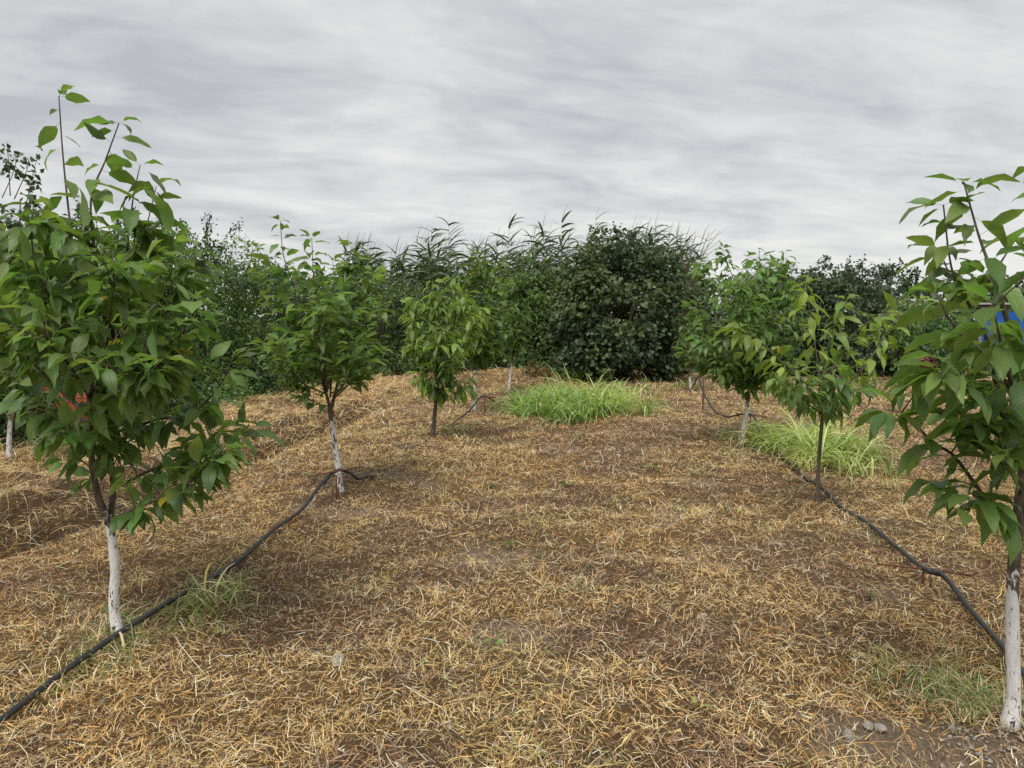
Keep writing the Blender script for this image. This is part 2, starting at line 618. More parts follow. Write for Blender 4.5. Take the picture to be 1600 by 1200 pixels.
# ------------------------------------------------------------------ blades: straw and grass
def blades(pos, head, length, width, el0, bend, turn, colr, seg=3, roll=0.6, tipcol=None, r=rng):
    n = len(pos)
    P = np.zeros((n, seg + 1, 3)); P[:, 0] = pos
    A = np.zeros((n, seg + 1)); A[:, 0] = head
    ds = length / seg
    for k in range(1, seg + 1):
        tm = (k - 0.5) / seg
        el = el0 - bend * tm
        hd = head + turn * tm
        P[:, k, 0] = P[:, k - 1, 0] + np.cos(el) * np.cos(hd) * ds
        P[:, k, 1] = P[:, k - 1, 1] + np.cos(el) * np.sin(hd) * ds
        P[:, k, 2] = P[:, k - 1, 2] + np.sin(el) * ds
        A[:, k] = head + turn * k / seg
    tt = np.linspace(0, 1, seg + 1)
    taper = np.clip(1.25 * (1 - tt ** 2.2), 0.12, 1.0)
    W = width[:, None] * 0.5 * taper
    rl = r.uniform(-roll, roll, n)[:, None]
    D = np.stack([-np.sin(A) * np.cos(rl), np.cos(A) * np.cos(rl), np.sin(rl) * np.ones_like(A)], -1)
    V = np.stack([P - D * W[..., None], P + D * W[..., None]], 2).reshape(-1, 3)
    base = (np.arange(n) * (seg + 1) * 2)[:, None]
    T = []
    for k in range(seg):
        a = 2 * k
        T.append(np.stack([base[:, 0] + a, base[:, 0] + a + 1, base[:, 0] + a + 3], 1))
        T.append(np.stack([base[:, 0] + a, base[:, 0] + a + 3, base[:, 0] + a + 2], 1))
    T = np.stack(T, 1).reshape(-1, 3)
    C = np.repeat(colr[:, None, :], (seg + 1) * 2, 1)
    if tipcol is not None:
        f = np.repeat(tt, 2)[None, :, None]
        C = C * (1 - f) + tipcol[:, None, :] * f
    return V, T, C.reshape(-1, 3)


def merge3(L_):
    V, T, C, o = [], [], [], 0
    for v, t_, c_ in L_:
        V.append(v); T.append(t_ + o); C.append(c_); o += len(v)
    return np.vstack(V), np.vstack(T), np.vstack(C)


def scatter(n, power, dmin=2.0, dmax=23.0):
    """points over the orchard floor, thinning with distance"""
    u = rng.random(n)
    k = 2 - power                     # density ~ d^-power, lane width ~ d
    d_ = (dmin ** k + u * (dmax ** k - dmin ** k)) ** (1 / k)
    x = rng.uniform(-1, 1, n) * (0.72 * d_ + 1.3)
    return x, d_


def straw_colors(x, y, go, og, ba, gr, bias=0.0):
    n = len(x)
    P_ = {k: np.array(v) for k, v in PAL.items()}
    r = rng.random(n)
    wgt = np.stack([
        0.25 + 3.2 * sstep(0.44, 0.62, go + bias * 0.1),     # gold
        0.55 + 1.2 * sstep(0.45, 0.65, go) + bias,           # pale
        1.35 * (1 - sstep(0.45, 0.62, go)) + 0.12,           # brown
        0.75 * (1 - sstep(0.42, 0.6, go)) + 1.2 * sstep(0.5, 0.65, ba),   # grey
        0.06 + 1.5 * sstep(0.55, 0.70, og),                  # orange
        0.03 + 1.3 * sstep(0.54, 0.66, gr),                  # green
        0.10 + 0.7 * sstep(0.5, 0.65, 1 - go)], 1)           # red brown
    cw = np.cumsum(wgt, 1); cw /= cw[:, -1:]
    k = (r[:, None] > cw).sum(1)
    pal = np.stack([P_[q] for q in ('gold', 'pale', 'brown', 'grey', 'orange', 'green', 'red')])
    c = pal[np.clip(k, 0, 6)]
    v = rng.normal(1.0, 0.26, n)[:, None]
    wht = rng.random(n) < 0.05
    c[wht] = (0.82, 0.72, 0.52)
    drk = rng.random(n) < 0.10
    c[drk] = (0.15, 0.095, 0.06)
    return np.clip(c * np.clip(v, 0.5, 1.6), 0.01, 0.85)


def keep_floor(x, y, ba, far=True):
    s, l = row_coords(x, y)
    ok = (l > -9.5) & (l < 11)
    ok &= ~((l > -4.78) & (l < -4.28) & (s < 14) & (rng.random(len(x)) < 0.1))
    dens = 1 - 0.7 * sstep(0.62, 0.76, ba)
    ok &= rng.random(len(x)) < dens
    return ok


layers = []
# a mat of short broken stalks, the smallest ones straight
for cnt, seg_, l0, l1 in ((285000, 1, 0.018, 0.06), (110000, 2, 0.03, 0.09)):
    x, y = scatter(cnt, 1.5)
    pt = patch(x, y)
    k = keep_floor(x, y, pt[2])
    x, y = x[k], y[k]; pt = [q[k] for q in pt]
    n = len(x)
    lod = np.clip(y / 5.0, 1, 4.0)
    layers.append(blades(np.stack([x, y, hgt(x, y) + rng.uniform(0.0, 0.034, n)], 1), rng.uniform(0, 6.28, n), rng.uniform(l0, l1, n) * lod ** 0.5,
                         rng.uniform(0.0018, 0.0046, n) * lod ** 0.9, rng.normal(0.12, 0.34, n), rng.normal(0.2, 0.5, n), rng.normal(0, 0.6, n),
                         straw_colors(x, y, *pt, bias=-0.1), seg_))
# longer fallen stalks
x, y = scatter(34000, 1.3)
pt = patch(x, y)
k = keep_floor(x, y, pt[2] - 0.05)
x, y = x[k], y[k]; pt = [q[k] for q in pt]
n = len(x)
lod = np.clip(y / 7.0, 1, 2.2)
layers.append(blades(np.stack([x, y, hgt(x, y) + rng.uniform(0.005, 0.04, n)], 1), rng.uniform(0, 6.28, n), rng.gamma(3, 0.026, n) + 0.04,
                     rng.uniform(0.0014, 0.0036, n) * lod, rng.normal(0.18, 0.22, n), rng.normal(0.45, 0.35, n), rng.normal(0, 0.65, n),
                     straw_colors(x, y, *pt, bias=0.5), 3))
# tufts of dead grass still rooted
x, y = scatter(4200, 1.25)
pt = patch(x, y)
pk = rng.random(len(x)) < (0.25 + 0.75 * sstep(0.42, 0.6, pt[0]))
k = keep_floor(x, y, pt[2]) & pk
x, y = x[k], y[k]
nb = 15
X = np.repeat(x, nb) + rng.normal(0, 0.035, len(x) * nb); Y = np.repeat(y, nb) + rng.normal(0, 0.035, len(x) * nb)
pt = patch(X, Y)
n = len(X)
lod = np.clip(Y / 7.0, 1, 2.2)
lean = np.repeat(rng.uniform(0, 6.28, len(x)), nb) + rng.normal(0, 1.0, n)
layers.append(blades(np.stack([X, Y, hgt(X, Y)], 1), lean, rng.uniform(0.05, 0.15, n), rng.uniform(0.0014, 0.0032, n) * lod,
                     rng.uniform(0.5, 1.3, n), rng.uniform(0.6, 1.8, n), rng.normal(0, 0.5, n), straw_colors(X, Y, *pt, bias=0.2), 3))
# shaggy pale straw on the ditch bank
nbk = 20000
s_ = 2.0 + rng.random(nbk) ** 0.8 * 17
l_ = -(4.3 + 3.1 * rng.random(nbk) ** 1.3)
x = s_ * RS + l_ * RC; y = s_ * RC - l_ * RS
k = (y > 1.5) & (np.abs(x) < 0.72 * y + 0.8)
x, y, l_ = x[k], y[k], l_[k]
pt = list(patch(x, y)); pt[0] = pt[0] + 0.1
n = len(x)
lod = np.clip(y / 7.0, 1, 2.2)
down = math.atan2(-RS, RC) + rng.normal(0, 1.0, n)      # hang towards the ditch
layers.append(blades(np.stack([x, y, hgt(x, y) + 0.01], 1), down, rng.uniform(0.12, 0.38, n), rng.uniform(0.0025, 0.0045, n) * lod,
                     rng.uniform(0.2, 1.2, n), rng.uniform(0.9, 2.1, n), rng.normal(0, 0.6, n), straw_colors(x, y, *pt, bias=0.9), 4))
# dry straw on the heap at the far end
nh = 5000
x = rng.normal(0.1, 1.2, nh); y = rng.normal(20.5, 0.9, nh)
pt = list(patch(x, y))
n = nh
layers.append(blades(np.stack([x, y, hgt(x, y)], 1), rng.uniform(0, 6.28, n), rng.uniform(0.12, 0.3, n), rng.uniform(0.006, 0.011, n),
                     rng.uniform(0.1, 1.0, n), rng.uniform(0.6, 1.6, n), rng.normal(0, 0.6, n), straw_colors(x, y, *pt, bias=0.2), 2))
V, T, C = merge3(layers)
add('dry_straw', np_mesh('dry_straw', V, T, C, mats=[M_STRAW]), kind='stuff', label='dry golden brown straw covering the orchard floor', cat='straw')


def grass_mass(name, spots, label, kind='thing', cat='grass', group=None, dry=0.1):
    """spots: (x, y, sx, sy, count, lmin, lmax, width, tone)"""
    L_ = []
    cx = np.mean([q[0] for q in spots]); cy = np.mean([q[1] for q in spots])
    o0 = np.array((cx, cy, float(hgt(cx, cy))))
    for (sx0, sy0, sx, sy, n, l0, l1, wd, tone) in spots:
        nt_ = max(3, n // 14)
        tx, ty = rng.normal(sx0, sx, nt_), rng.normal(sy0, sy, nt_)
        k = rng.integers(0, nt_, n)
        x = tx[k] + rng.normal(0, 0.05, n); y = ty[k] + rng.normal(0, 0.05, n)
        lean = rng.uniform(0, 6.28, nt_)[k] + rng.normal(0, 1.2, n)
        ln = rng.uniform(l0, l1, n) * rng.uniform(0.75, 1.15, nt_)[k]
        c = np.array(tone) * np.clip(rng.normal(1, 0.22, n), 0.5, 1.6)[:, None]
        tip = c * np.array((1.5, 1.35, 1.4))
        dr = rng.random(n) < (dry if l1 < 0.95 else 0)
        c[dr] = np.array(PAL['pale']) * rng.uniform(0.7, 1.0, dr.sum())[:, None]
        tip[dr] = np.array(PAL['pale']) * 0.95
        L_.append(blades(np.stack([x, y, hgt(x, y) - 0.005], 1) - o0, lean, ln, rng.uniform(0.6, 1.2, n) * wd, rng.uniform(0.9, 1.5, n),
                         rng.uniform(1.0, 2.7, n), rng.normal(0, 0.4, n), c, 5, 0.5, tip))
    V, T, C = merge3(L_)
    if kind == 'stuff':
        return add(name, np_mesh(name, V, T, C, mats=[M_GRASS]), None, o0, label, cat, group, 'stuff')
    root = add(name, None, None, o0, label, cat, group)
    add('blades', np_mesh('blades', V, T, C, mats=[M_GRASS]), root, kind='stuff')
    return root


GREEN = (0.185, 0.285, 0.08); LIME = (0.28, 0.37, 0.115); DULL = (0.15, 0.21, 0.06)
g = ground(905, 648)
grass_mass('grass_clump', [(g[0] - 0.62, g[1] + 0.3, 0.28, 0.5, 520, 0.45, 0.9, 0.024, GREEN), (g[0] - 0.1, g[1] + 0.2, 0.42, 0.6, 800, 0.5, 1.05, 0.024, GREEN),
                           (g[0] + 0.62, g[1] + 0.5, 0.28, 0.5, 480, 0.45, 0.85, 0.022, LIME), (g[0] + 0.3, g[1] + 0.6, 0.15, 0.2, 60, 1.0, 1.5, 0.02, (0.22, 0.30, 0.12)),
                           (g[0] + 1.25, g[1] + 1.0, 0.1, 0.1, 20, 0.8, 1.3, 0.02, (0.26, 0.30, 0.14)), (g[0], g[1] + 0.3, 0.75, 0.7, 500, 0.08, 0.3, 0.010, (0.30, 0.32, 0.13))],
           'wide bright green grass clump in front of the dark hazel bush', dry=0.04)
g = ground(1280, 722)
grass_mass('grass_clump', [(g[0] + 0.02, g[1] + 0.2, 0.20, 0.45, 620, 0.4, 0.95, 0.016, LIME), (g[0] + 0.3, g[1] + 0.3, 0.17, 0.4, 380, 0.3, 0.75, 0.015, GREEN),
                           (g[0] - 0.2, g[1] - 0.3, 0.15, 0.3, 220, 0.15, 0.45, 0.010, (0.36, 0.40, 0.14)), (g[0] - 0.3, g[1] + 0.9, 0.2, 0.3, 160, 0.4, 0.8, 0.014, DULL), (g[0] + 0.1, g[1] + 0.2, 0.4, 0.6, 300, 0.08, 0.3, 0.008, (0.32, 0.34, 0.14))],
           'yellow green grass clump behind the thin unpainted cherry trunk', dry=0.15)
g = ground(1160, 688)
grass_mass('grass_clump', [(g[0], g[1], 0.3, 0.35, 420, 0.12, 0.32, 0.010, DULL)], 'low dull green grass around a slanting whitewashed trunk on the right', dry=0.3)
g = ground(325, 955)
grass_mass('grass_clump', [(g[0], g[1], 0.11, 0.13, 330, 0.08, 0.25, 0.0055, DULL), (g[0] + 0.03, g[1] + 0.1, 0.06, 0.05, 26, 0.25, 0.42, 0.011, (0.27, 0.36, 0.13))],
           'green grass tuft against the black hose right of the nearest left trunk', dry=0.2)
g = ground(140, 1015)
grass_mass('grass_clump', [(g[0], g[1], 0.14, 0.16, 330, 0.06, 0.2, 0.005, DULL), (g[0] + 0.12, g[1] + 0.06, 0.03, 0.03, 8, 0.2, 0.3, 0.009, LIME)],
           'sparse green grass beside the black hose left of the nearest left trunk', dry=0.25)
g = ground(205, 975)
grass_mass('grass_clump', [(g[0], g[1], 0.08, 0.08, 110, 0.06, 0.16, 0.006, (0.13, 0.22, 0.08))], 'small grass tuft at the foot of the nearest left trunk', dry=0.15)
g = ground(1480, 1065)
grass_mass('grass_clump', [(g[0], g[1], 0.19, 0.17, 900, 0.05, 0.17, 0.0042, DULL), (g[0] + 0.03, g[1] - 0.12, 0.06, 0.07, 350, 0.06, 0.18, 0.0045, GREEN)],
           'patch of short green grass left of the nearest right trunk', dry=0.25)
g = ground(450, 622)
grass_mass('grass_clump', [(g[0], g[1], 0.35, 0.4, 420, 0.25, 0.55, 0.013, (0.20, 0.28, 0.09))], 'green grass clump on the bank left of the second left tree', dry=0.2)
g = ground(720, 672)
grass_mass('grass_clump', [(g[0], g[1], 0.16, 0.2, 180, 0.1, 0.28, 0.008, (0.2, 0.24, 0.09))], 'small greenish tuft right of the third left trunk', dry=0.4)
g = ground(905, 925)
grass_mass('grass_clump', [(g[0], g[1], 0.07, 0.06, 160, 0.06, 0.15, 0.004, (0.19, 0.24, 0.09))], 'faint green tuft in the middle of the straw', dry=0.4)
g = ground(1090, 800)
grass_mass('grass_clump', [(g[0], g[1], 0.25, 0.12, 200, 0.06, 0.17, 0.006, (0.36, 0.38, 0.17))], 'pale yellowish tuft in the straw left of the thin unpainted trunk', dry=0.5)
# scattered green sprouts in the straw
sp_ = []
xs_, ys_ = scatter(150, 0.6, 2.4, 16)
for x_, y_ in zip(xs_, ys_):
    if row_coords(x_, y_)[1] > -4:
        sp_.append((x_, y_, 0.03, 0.03, int(rng.integers(5, 16)), 0.03, 0.11, 0.0045, (0.2, 0.27, 0.09)))
grass_mass('grass_sprouts', sp_, 'scattered tiny green sprouts in the straw', kind='stuff', dry=0.2)
# rough green fringe along the hedge foot
L_ = []
fr = []
for (pxa, pya, n_) in ((250, 640, 300), (350, 622, 400), (430, 606, 400), (520, 596, 350), (600, 590, 350), (690, 585, 300), (840, 583, 300), (880, 588, 200),
                       (1060, 608, 260), (1130, 604, 260), (1250, 606, 300), (1340, 604, 300), (1400, 604, 240), (1450, 608, 240), (60, 690, 260), (150, 670, 260)):
    g = ground(pxa, pya)
    fr.append((g[0], g[1], 0.8, 0.45, n_, 0.15, 0.5, 0.014, (0.10, 0.16, 0.04)))
grass_mass('grass_fringe', fr, 'rough green grass along the foot of the hedges', kind='stuff', dry=0.3)


# ------------------------------------------------------------------ leaf shapes
def cherry_template(curl, fold, wid, wav, ph):
    ts = np.array((0, .08, .24, .45, .66, .84, 1.0))
    hw = np.array((0, .115, .205, .225, .172, .075, 0)) * wid
    pet = 0.22
    ang = 0.25 - curl * ts
    L0 = 1.0
    cx, cz = [pet], [0.035]
    for k in range(1, len(ts)):
        am = (ang[k] + ang[k - 1]) / 2
        d_ = (ts[k] - ts[k - 1]) * L0
        cx.append(cx[-1] + math.cos(am) * d_); cz.append(cz[-1] + math.sin(am) * d_)
    V, UV = [], []
    V += [(0, -0.006, 0), (0, 0.006, 0), (pet, -0.008, 0.035), (pet, 0.008, 0.035)]
    UV += [(-0.2, 0, 0)] * 4
    T = [(0, 2, 3), (0, 3, 1)]
    b = len(V)
    V.append((cx[0], 0, cz[0])); UV.append((0, 0, 0))
    for k in range(1, 6):
        up = hw[k] * math.tan(fold)
        w1 = wav * math.sin(ph + k * 2.1) * 0.05
        w2 = wav * math.sin(ph * 1.7 + k * 2.6 + 1) * 0.05
        V += [(cx[k], -hw[k] * math.cos(fold), cz[k] + up + w1), (cx[k], 0, cz[k]), (cx[k], hw[k] * math.cos(fold), cz[k] + up + w2)]
        UV += [(ts[k], -1, 0), (ts[k], 0, 0), (ts[k], 1, 0)]
    tip = len(V)
    V.append((cx[6], 0, cz[6])); UV.append((1, 0, 0))
    T += [(b, b + 1, b + 2), (b, b + 2, b + 3)]
    for k in range(4):
        a = b + 1 + 3 * k; c = a + 3
        T += [(a, c, c + 1), (a, c + 1, a + 1), (a + 1, c + 1, c + 2), (a + 1, c + 2, a + 2)]
    a = b + 13
    T += [(a, tip, a + 1), (a + 1, tip, a + 2)]
    return np.array(V), np.array(T), np.array(UV)


CH_T = [cherry_template(cu_, fo, wi, wa_, ph) for cu_, fo, wi, wa_, ph in
        ((0.5, 0.25, 1.0, 0.5, 0.3), (0.8, 0.35, 0.95, 0.8, 1.2), (1.1, 0.2, 1.05, 0.6, 2.0), (0.3, 0.45, 0.9, 0.4, 2.9), (0.9, 0.5, 0.85, 1.0, 3.7), (0.6, 0.1, 1.1, 0.7, 4.4),
         (1.4, 0.3, 0.8, 0.6, 5.2))]
CH_ME = [np_mesh('cherry_leaf', v, t_, np.ones((len(v), 3)), uv_, [M_CHERRY]) for v, t_, uv_ in CH_T]
# slim peach-like leaf for some of the younger trees
SL_T = [cherry_template(cu_, fo, wi, wa_, ph) for cu_, fo, wi, wa_, ph in ((0.9, 0.3, 0.78, 0.6, 0.2), (1.3, 0.3, 0.82, 0.8, 1.1), (0.6, 0.4, 0.75, 0.5, 2.2))]
SL_ME = [np_mesh('slim_leaf', v, t_, np.ones((len(v), 3)), uv_, [M_CHERRY]) for v, t_, uv_ in SL_T]


def round_template(curl, fold, asp):
    V = np.array([(0, 0, 0), (.28, -.34 * asp, .10 * fold), (.28, .34 * asp, .10 * fold), (.45, 0, 0.02), (.72, -.36 * asp, .12 * fold - curl * .12), (.72, .36 * asp, .12 * fold - curl * .12), (1.05, 0, -curl * .3)], float)
    T = np.array([(0, 1, 3), (0, 3, 2), (1, 4, 3), (2, 3, 5), (3, 4, 6), (3, 6, 5)])
    return V, T, np.zeros_like(V)


HZ_T = [round_template(0.5, 1.0, 1.05), round_template(1.0, 0.5, 0.95), round_template(0.2, 1.6, 1.0)]
HZ_ME = [np_mesh('hazel_leaf', v, t_, np.ones((len(v), 3)), None, [M_BUSH]) for v, t_, _ in HZ_T]


def diamond_template(asp, curl):
    V = np.array([(0, 0, 0), (.42, -.25 * asp, .05), (.42, .25 * asp, .05), (.5, 0, 0.0), (1.0, 0, -curl * .25)], float)
    T = np.array([(0, 1, 3), (0, 3, 2), (1, 4, 3), (3, 4, 2)])
    return V, T, np.zeros_like(V)


RD_T = [diamond_template(1.75, 0.5), diamond_template(1.5, 1.0)]
VN_T = [diamond_template(1.3, 0.5), diamond_template(1.0, 1.0)]
WL_T = [diamond_template(0.5, 0.8), diamond_template(0.6, 0.3)]


def frames(X, Z):
    X = nrm(X)
    Z = Z - (Z * X).sum(-1, keepdims=True) * X
    Z = nrm(Z)
    Y = np.cross(Z, X)
    return X, Y, Z


def leaf_cloud(tmpls, pos, X, Z, s, c):
    X, Y, Z = frames(X, Z)
    which = rng.integers(0, len(tmpls), len(pos))
    VV, TT, CC, UU, o_ = [], [], [], [], 0
    for k, (tv, tt_, tu) in enumerate(tmpls):
        i = np.nonzero(which == k)[0]
        if not len(i):
            continue
        v = pos[i, None, :] + s[i, None, None] * (tv[None, :, 0:1] * X[i, None, :] + tv[None, :, 1:2] * Y[i, None, :] + tv[None, :, 2:3] * Z[i, None, :])
        VV.append(v.reshape(-1, 3))
        TT.append((tt_[None] + (np.arange(len(i)) * len(tv))[:, None, None]).reshape(-1, 3) + o_)
        CC.append(np.repeat(c[i], len(tv), 0))
        UU.append(np.tile(tu, (len(i), 1)))
        o_ += len(i) * len(tv)
    return np.vstack(VV), np.vstack(TT), np.vstack(CC), np.vstack(UU)


CAMP = np.array((0, 0, CAM_H))


def build_leaves(parent, base, pos, X, Z, s, c, tmpls, meshes, n_single, mat, uv=True, name='leaf', mass='foliage'):
    """the leaves that show largest become objects; the others one mass"""
    pos, X, Z, s, c = map(np.asarray, (pos, X, Z, s, c))
    rel = pos - base
    d_ = np.linalg.norm(pos - CAMP, axis=1)
    # leaves on the near side and inside the frame come first
    inview = (pos[:, 0] > -0.70 * pos[:, 1]) & (pos[:, 0] < 0.70 * pos[:, 1])
    order = np.argsort(d_ - s * 2 + np.where(inview, 0, 50))
    one, rest = order[:n_single], order[n_single:]
    Xf, Yf, Zf = frames(X, Z)
    for i in one:
        k = random.randrange(len(meshes))
        o = bpy.data.objects.new(name, meshes[k])
        col.objects.link(o)
        o.parent = parent
        mm = Matrix.Identity(4)
        wv = random.uniform(0.75, 1.15)
        for a in range(3):
            mm[a][0] = Xf[i][a] * s[i]; mm[a][1] = Yf[i][a] * s[i] * wv; mm[a][2] = Zf[i][a] * s[i]; mm[a][3] = rel[i][a]
        o.matrix_basis = mm
        o.color = (*c[i], 1)
    if len(rest):
        V, T, C, U = leaf_cloud(tmpls, rel[rest], X[rest], Z[rest], s[rest], c[rest])
        add(mass, np_mesh(mass, V, T, C, U if uv else None, [mat]), parent, kind='stuff')


# ------------------------------------------------------------------ cherry trees
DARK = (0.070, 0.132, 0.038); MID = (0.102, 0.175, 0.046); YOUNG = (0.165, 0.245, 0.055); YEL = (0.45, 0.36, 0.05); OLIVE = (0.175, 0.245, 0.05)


class Tree:
    def __init__(self, label, base, group, wash=0.5, leaf=0.14, tone=MID, droop=0.6, seed=1, slim=False, single=300, wmax=0.86):
        self.wmax = wmax
        self.base = base
        self.D = base[1]
        self.root = add('cherry_tree', None, loc=base, label=label, cat='tree', group=group)
        self.wash, self.leaf, self.tone, self.droop, self.slim, self.single = wash, leaf, np.array(tone), droop, slim, single
        self.r = np.random.default_rng(seed)
        self.P, self.X, self.Z, self.S, self.C = [], [], [], [], []
        self.lines = []
        self.gaps = []
        self.twigs = []

    def path(self, pts, n):
        """points given as (px, py, distance offset)"""
        return spline([at(p[0], p[1], self.D + (p[2] if len(p) > 2 else 0)) for p in pts], n)

    def limb(self, pts, r0, r1, name='branch', n=None, leafy=(0.35, 1.0), step=0.035, tip=True, raw=None, ns=7, up=0.0, size=1.0, tone=None):
        P = self.path(pts, n or 4 * len(pts)) if raw is None else raw
        if name == 'trunk':
            P[0] = self.base - np.array((0, 0, 0.03))
        ln = np.linalg.norm(np.diff(P, axis=0), axis=1).sum()
        k = np.linspace(0, 1, len(P))
        rad = r1 + (r0 - r1) * (1 - k) ** (1.0 if name == 'trunk' else 1.5)
        if name == 'trunk':
            rad = rad * (1 + 0.35 * np.exp(-k * 14)) * (1 + 0.06 * np.sin(k * 23))
        V, T = tube(P - self.base, rad, 12 if name == 'trunk' else ns)
        if name == 'twig':
            self.twigs.append((V, T))
        else:
            wz = (self.wash - V[:, 2]) / 0.16 + 0.42 if self.wash > 0 else np.full(len(V), -3.0)
            wz = np.clip(wz, -2.5, self.wmax) - 0.3 * np.exp(-np.maximum(V[:, 2], 0) / 0.035)
            add(name, np_mesh(name, V, T, mats=[M_BARK], extra={'wash': wz}), self.root)
        self.lines.append((P, ln, name))
        if leafy:
            self.leaves_on(P, ln, leafy, step, size, tone)
            for j in range(3 if name == 'branch' else 1):
                b = self.r.uniform(0, 6.28)
                self.one_leaf(P[-1], np.array((math.cos(b), math.sin(b), 0.2)), nrm(P[-1] - P[-2]), size * 0.8, tone, self.droop * 0.6)
        return P

    def one_leaf(self, p, out_, tan, size, tone, droop):
        r = self.r
        dr = droop * r.uniform(0.35, 1.5)
        X = nrm(out_ * 0.85 + tan * 0.45 + np.array((0, 0, -dr)) + r.normal(0, 0.16, 3))
        Z = np.array((0, 0, 0.8)) + out_ * 0.85 + r.normal(0, 0.28, 3)
        self.P.append(p); self.X.append(X); self.Z.append(Z)
        self.S.append(self.leaf * size * np.clip(r.normal(0.93, 0.21), 0.45, 1.35))
        t_ = self.tone if tone is None else np.array(tone)
        v = r.normal(1, 0.16)
        c = t_ * np.clip(v, 0.6, 1.5)
        if r.random() < 0.25:
            c = c * 0.6 + np.array(YOUNG) * 0.4
        if r.random() < 0.003:
            c = np.array(YEL) * r.uniform(0.7, 1.1)
        self.C.append(c)

    def leaves_on(self, P, ln, leafy, step, size=1.0, tone=None):
        n = max(2, int(ln * (leafy[1] - leafy[0]) / step))
        k = np.linspace(leafy[0], leafy[1], n) * (len(P) - 1)
        a = self.r.uniform(0, 6.28)
        tan = nrm(np.gradient(P, axis=0))
        for q in k:
            i = min(int(q), len(P) - 2)
            p = P[i] + (P[i + 1] - P[i]) * (q - i)
            t_ = tan[i]
            a += 2.4 + self.r.normal(0, 0.3)
            u = nrm(np.cross(t_, (0.3, 0.2, 0.95))); v = np.cross(t_, u)
            o_ = u * math.cos(a) + v * math.sin(a)
            if o_[2] < -0.35:
                o_[2] *= -0.3
            self.one_leaf(p, nrm(o_), t_, size * (1.0 - 0.25 * max(0, (q / len(P) - 0.85) / 0.15)), tone, self.droop)

    def fill(self, n, length=(0.2, 0.5), rmax=None, zmin=None, kmin=0.25, upw=0.45, step=0.035, size=1.0, tone=None, spur=0.35, inside=None):
        """side shoots and leafy spurs off the limbs already drawn"""
        L_ = [q for q in self.lines if q[2] != 'twig' and q[2] != 'trunk']
        ws = np.array([q[1] for q in L_]); ws /= ws.sum()
        for _ in range(n):
            P, ln, _n = L_[self.r.choice(len(L_), p=ws)]
            k = self.r.uniform(kmin, 0.97)
            i = int(k * (len(P) - 1))
            p = P[i]
            if zmin is not None and p[2] < zmin:
                continue
            tan = nrm(P[min(i + 1, len(P) - 1)] - P[max(i - 1, 0)])
            a = self.r.uniform(0, 6.28)
            o_ = np.array((math.cos(a), math.sin(a), 0))
            if self.r.random() < spur:
                # rosette of drooping leaves on a short spur
                q = p + o_ * 0.03
                if inside is not None and not inside(q):
                    continue
                for j in range(self.r.integers(4, 8)):
                    b = a + self.r.normal(0, 1.3)
                    self.one_leaf(q, np.array((math.cos(b), math.sin(b), 0.1)), tan, size, tone, self.droop * 1.2)
                continue
            d_ = nrm(o_ + tan * 0.6 + np.array((0, 0, upw * self.r.uniform(0.2, 1.6))))
            le = self.r.uniform(*length)
            e_ = p + d_ * le
            mid = p + d_ * le * 0.5 + np.array((0, 0, 0.02))
            if inside is not None and not inside(e_):
                continue
            P2 = spline([p, mid, e_ + np.array((0, 0, -0.03))], 6)
            self.limb(None, 0.0035, 0.0015, 'twig', raw=P2, ns=4, leafy=(0.2, 1.0), step=step, size=size, tone=tone)

    def done(self):
        if self.twigs:
            V, T = merge(self.twigs)
            add('twigs', np_mesh('twigs', V, T, mats=[M_TWIG]), self.root, kind='stuff')
        tm, me = (SL_T, SL_ME) if self.slim else (CH_T, CH_ME)
        if self.gaps:
            keep = []
            for i, (p_, x_, s_) in enumerate(zip(self.P, self.X, self.S)):
                q = p_ + x_ * s_ * 0.65
                keep.append(not any(np.linalg.norm((q - g_)[[0, 2]] / np.array((gw, gh))) < 1 for g_, gw, gh in self.gaps))
            for nm in 'PXZSC':
                setattr(self, nm, [v for v, k_ in zip(getattr(self, nm), keep) if k_])
        build_leaves(self.root, self.base, self.P, self.X, self.Z, self.S, self.C, tm, me, self.single, M_CHERRY)
        print('tree leaves', len(self.P))


LEFTROW, RIGHTROW = 'cherry trees of the left row', 'cherry trees of the right row'

# nearest left tree
t1 = Tree('large cherry tree with whitewashed trunk in the left foreground', on_ground(186, 992), LEFTROW, 0.55, 0.140, MID, 0.85, 3)
t1.limb([(186, 992), (178, 950), (180, 890), (176, 850), (171, 815)], 0.027, 0.021, 'trunk', 16, leafy=None)
A = t1.limb([(171, 820), (152, 770, -.02), (143, 710, -.05), (140, 620, -.05), (128, 500), (112, 370), (99, 250), (92, 150)], 0.021, 0.003, 'branch', 36, (0.3, 0.6), 0.03)
t1.leaves_on(A, 2.6, (0.62, 1.0), 0.07, 1.25)
B = t1.limb([(172, 822, 0.01), (177, 760, .08), (173, 690, .12), (182, 560, .12), (152, 420, .05), (142, 315, 0), (165, 250), (186, 192)], 0.018, 0.003, 'branch', 36, (0.3, 1.0), 0.05, size=1.2)
t1.limb([(182, 560, .12), (190, 470, .1), (200, 380, .05), (208, 310), (219, 258)], 0.009, 0.0025, leafy=(0.1, 1), step=0.045, size=1.2)
t1.limb([(200, 470, .1), (218, 400, 0), (230, 350, 0), (244, 292, 0)], 0.008, 0.002, leafy=(0.2, 0.9), step=0.05, size=1.2)
t1.limb([(170, 815), (220, 790, -.15), (270, 770, -.25), (325, 730, -.3), (350, 700, -.3)], 0.011, 0.003, leafy=(0.15, 1), step=0.02)
t1.limb([(175, 765, .08), (235, 735, .1), (300, 705, .05), (355, 665, 0)], 0.010, 0.003, leafy=(0.25, 1), step=0.022)
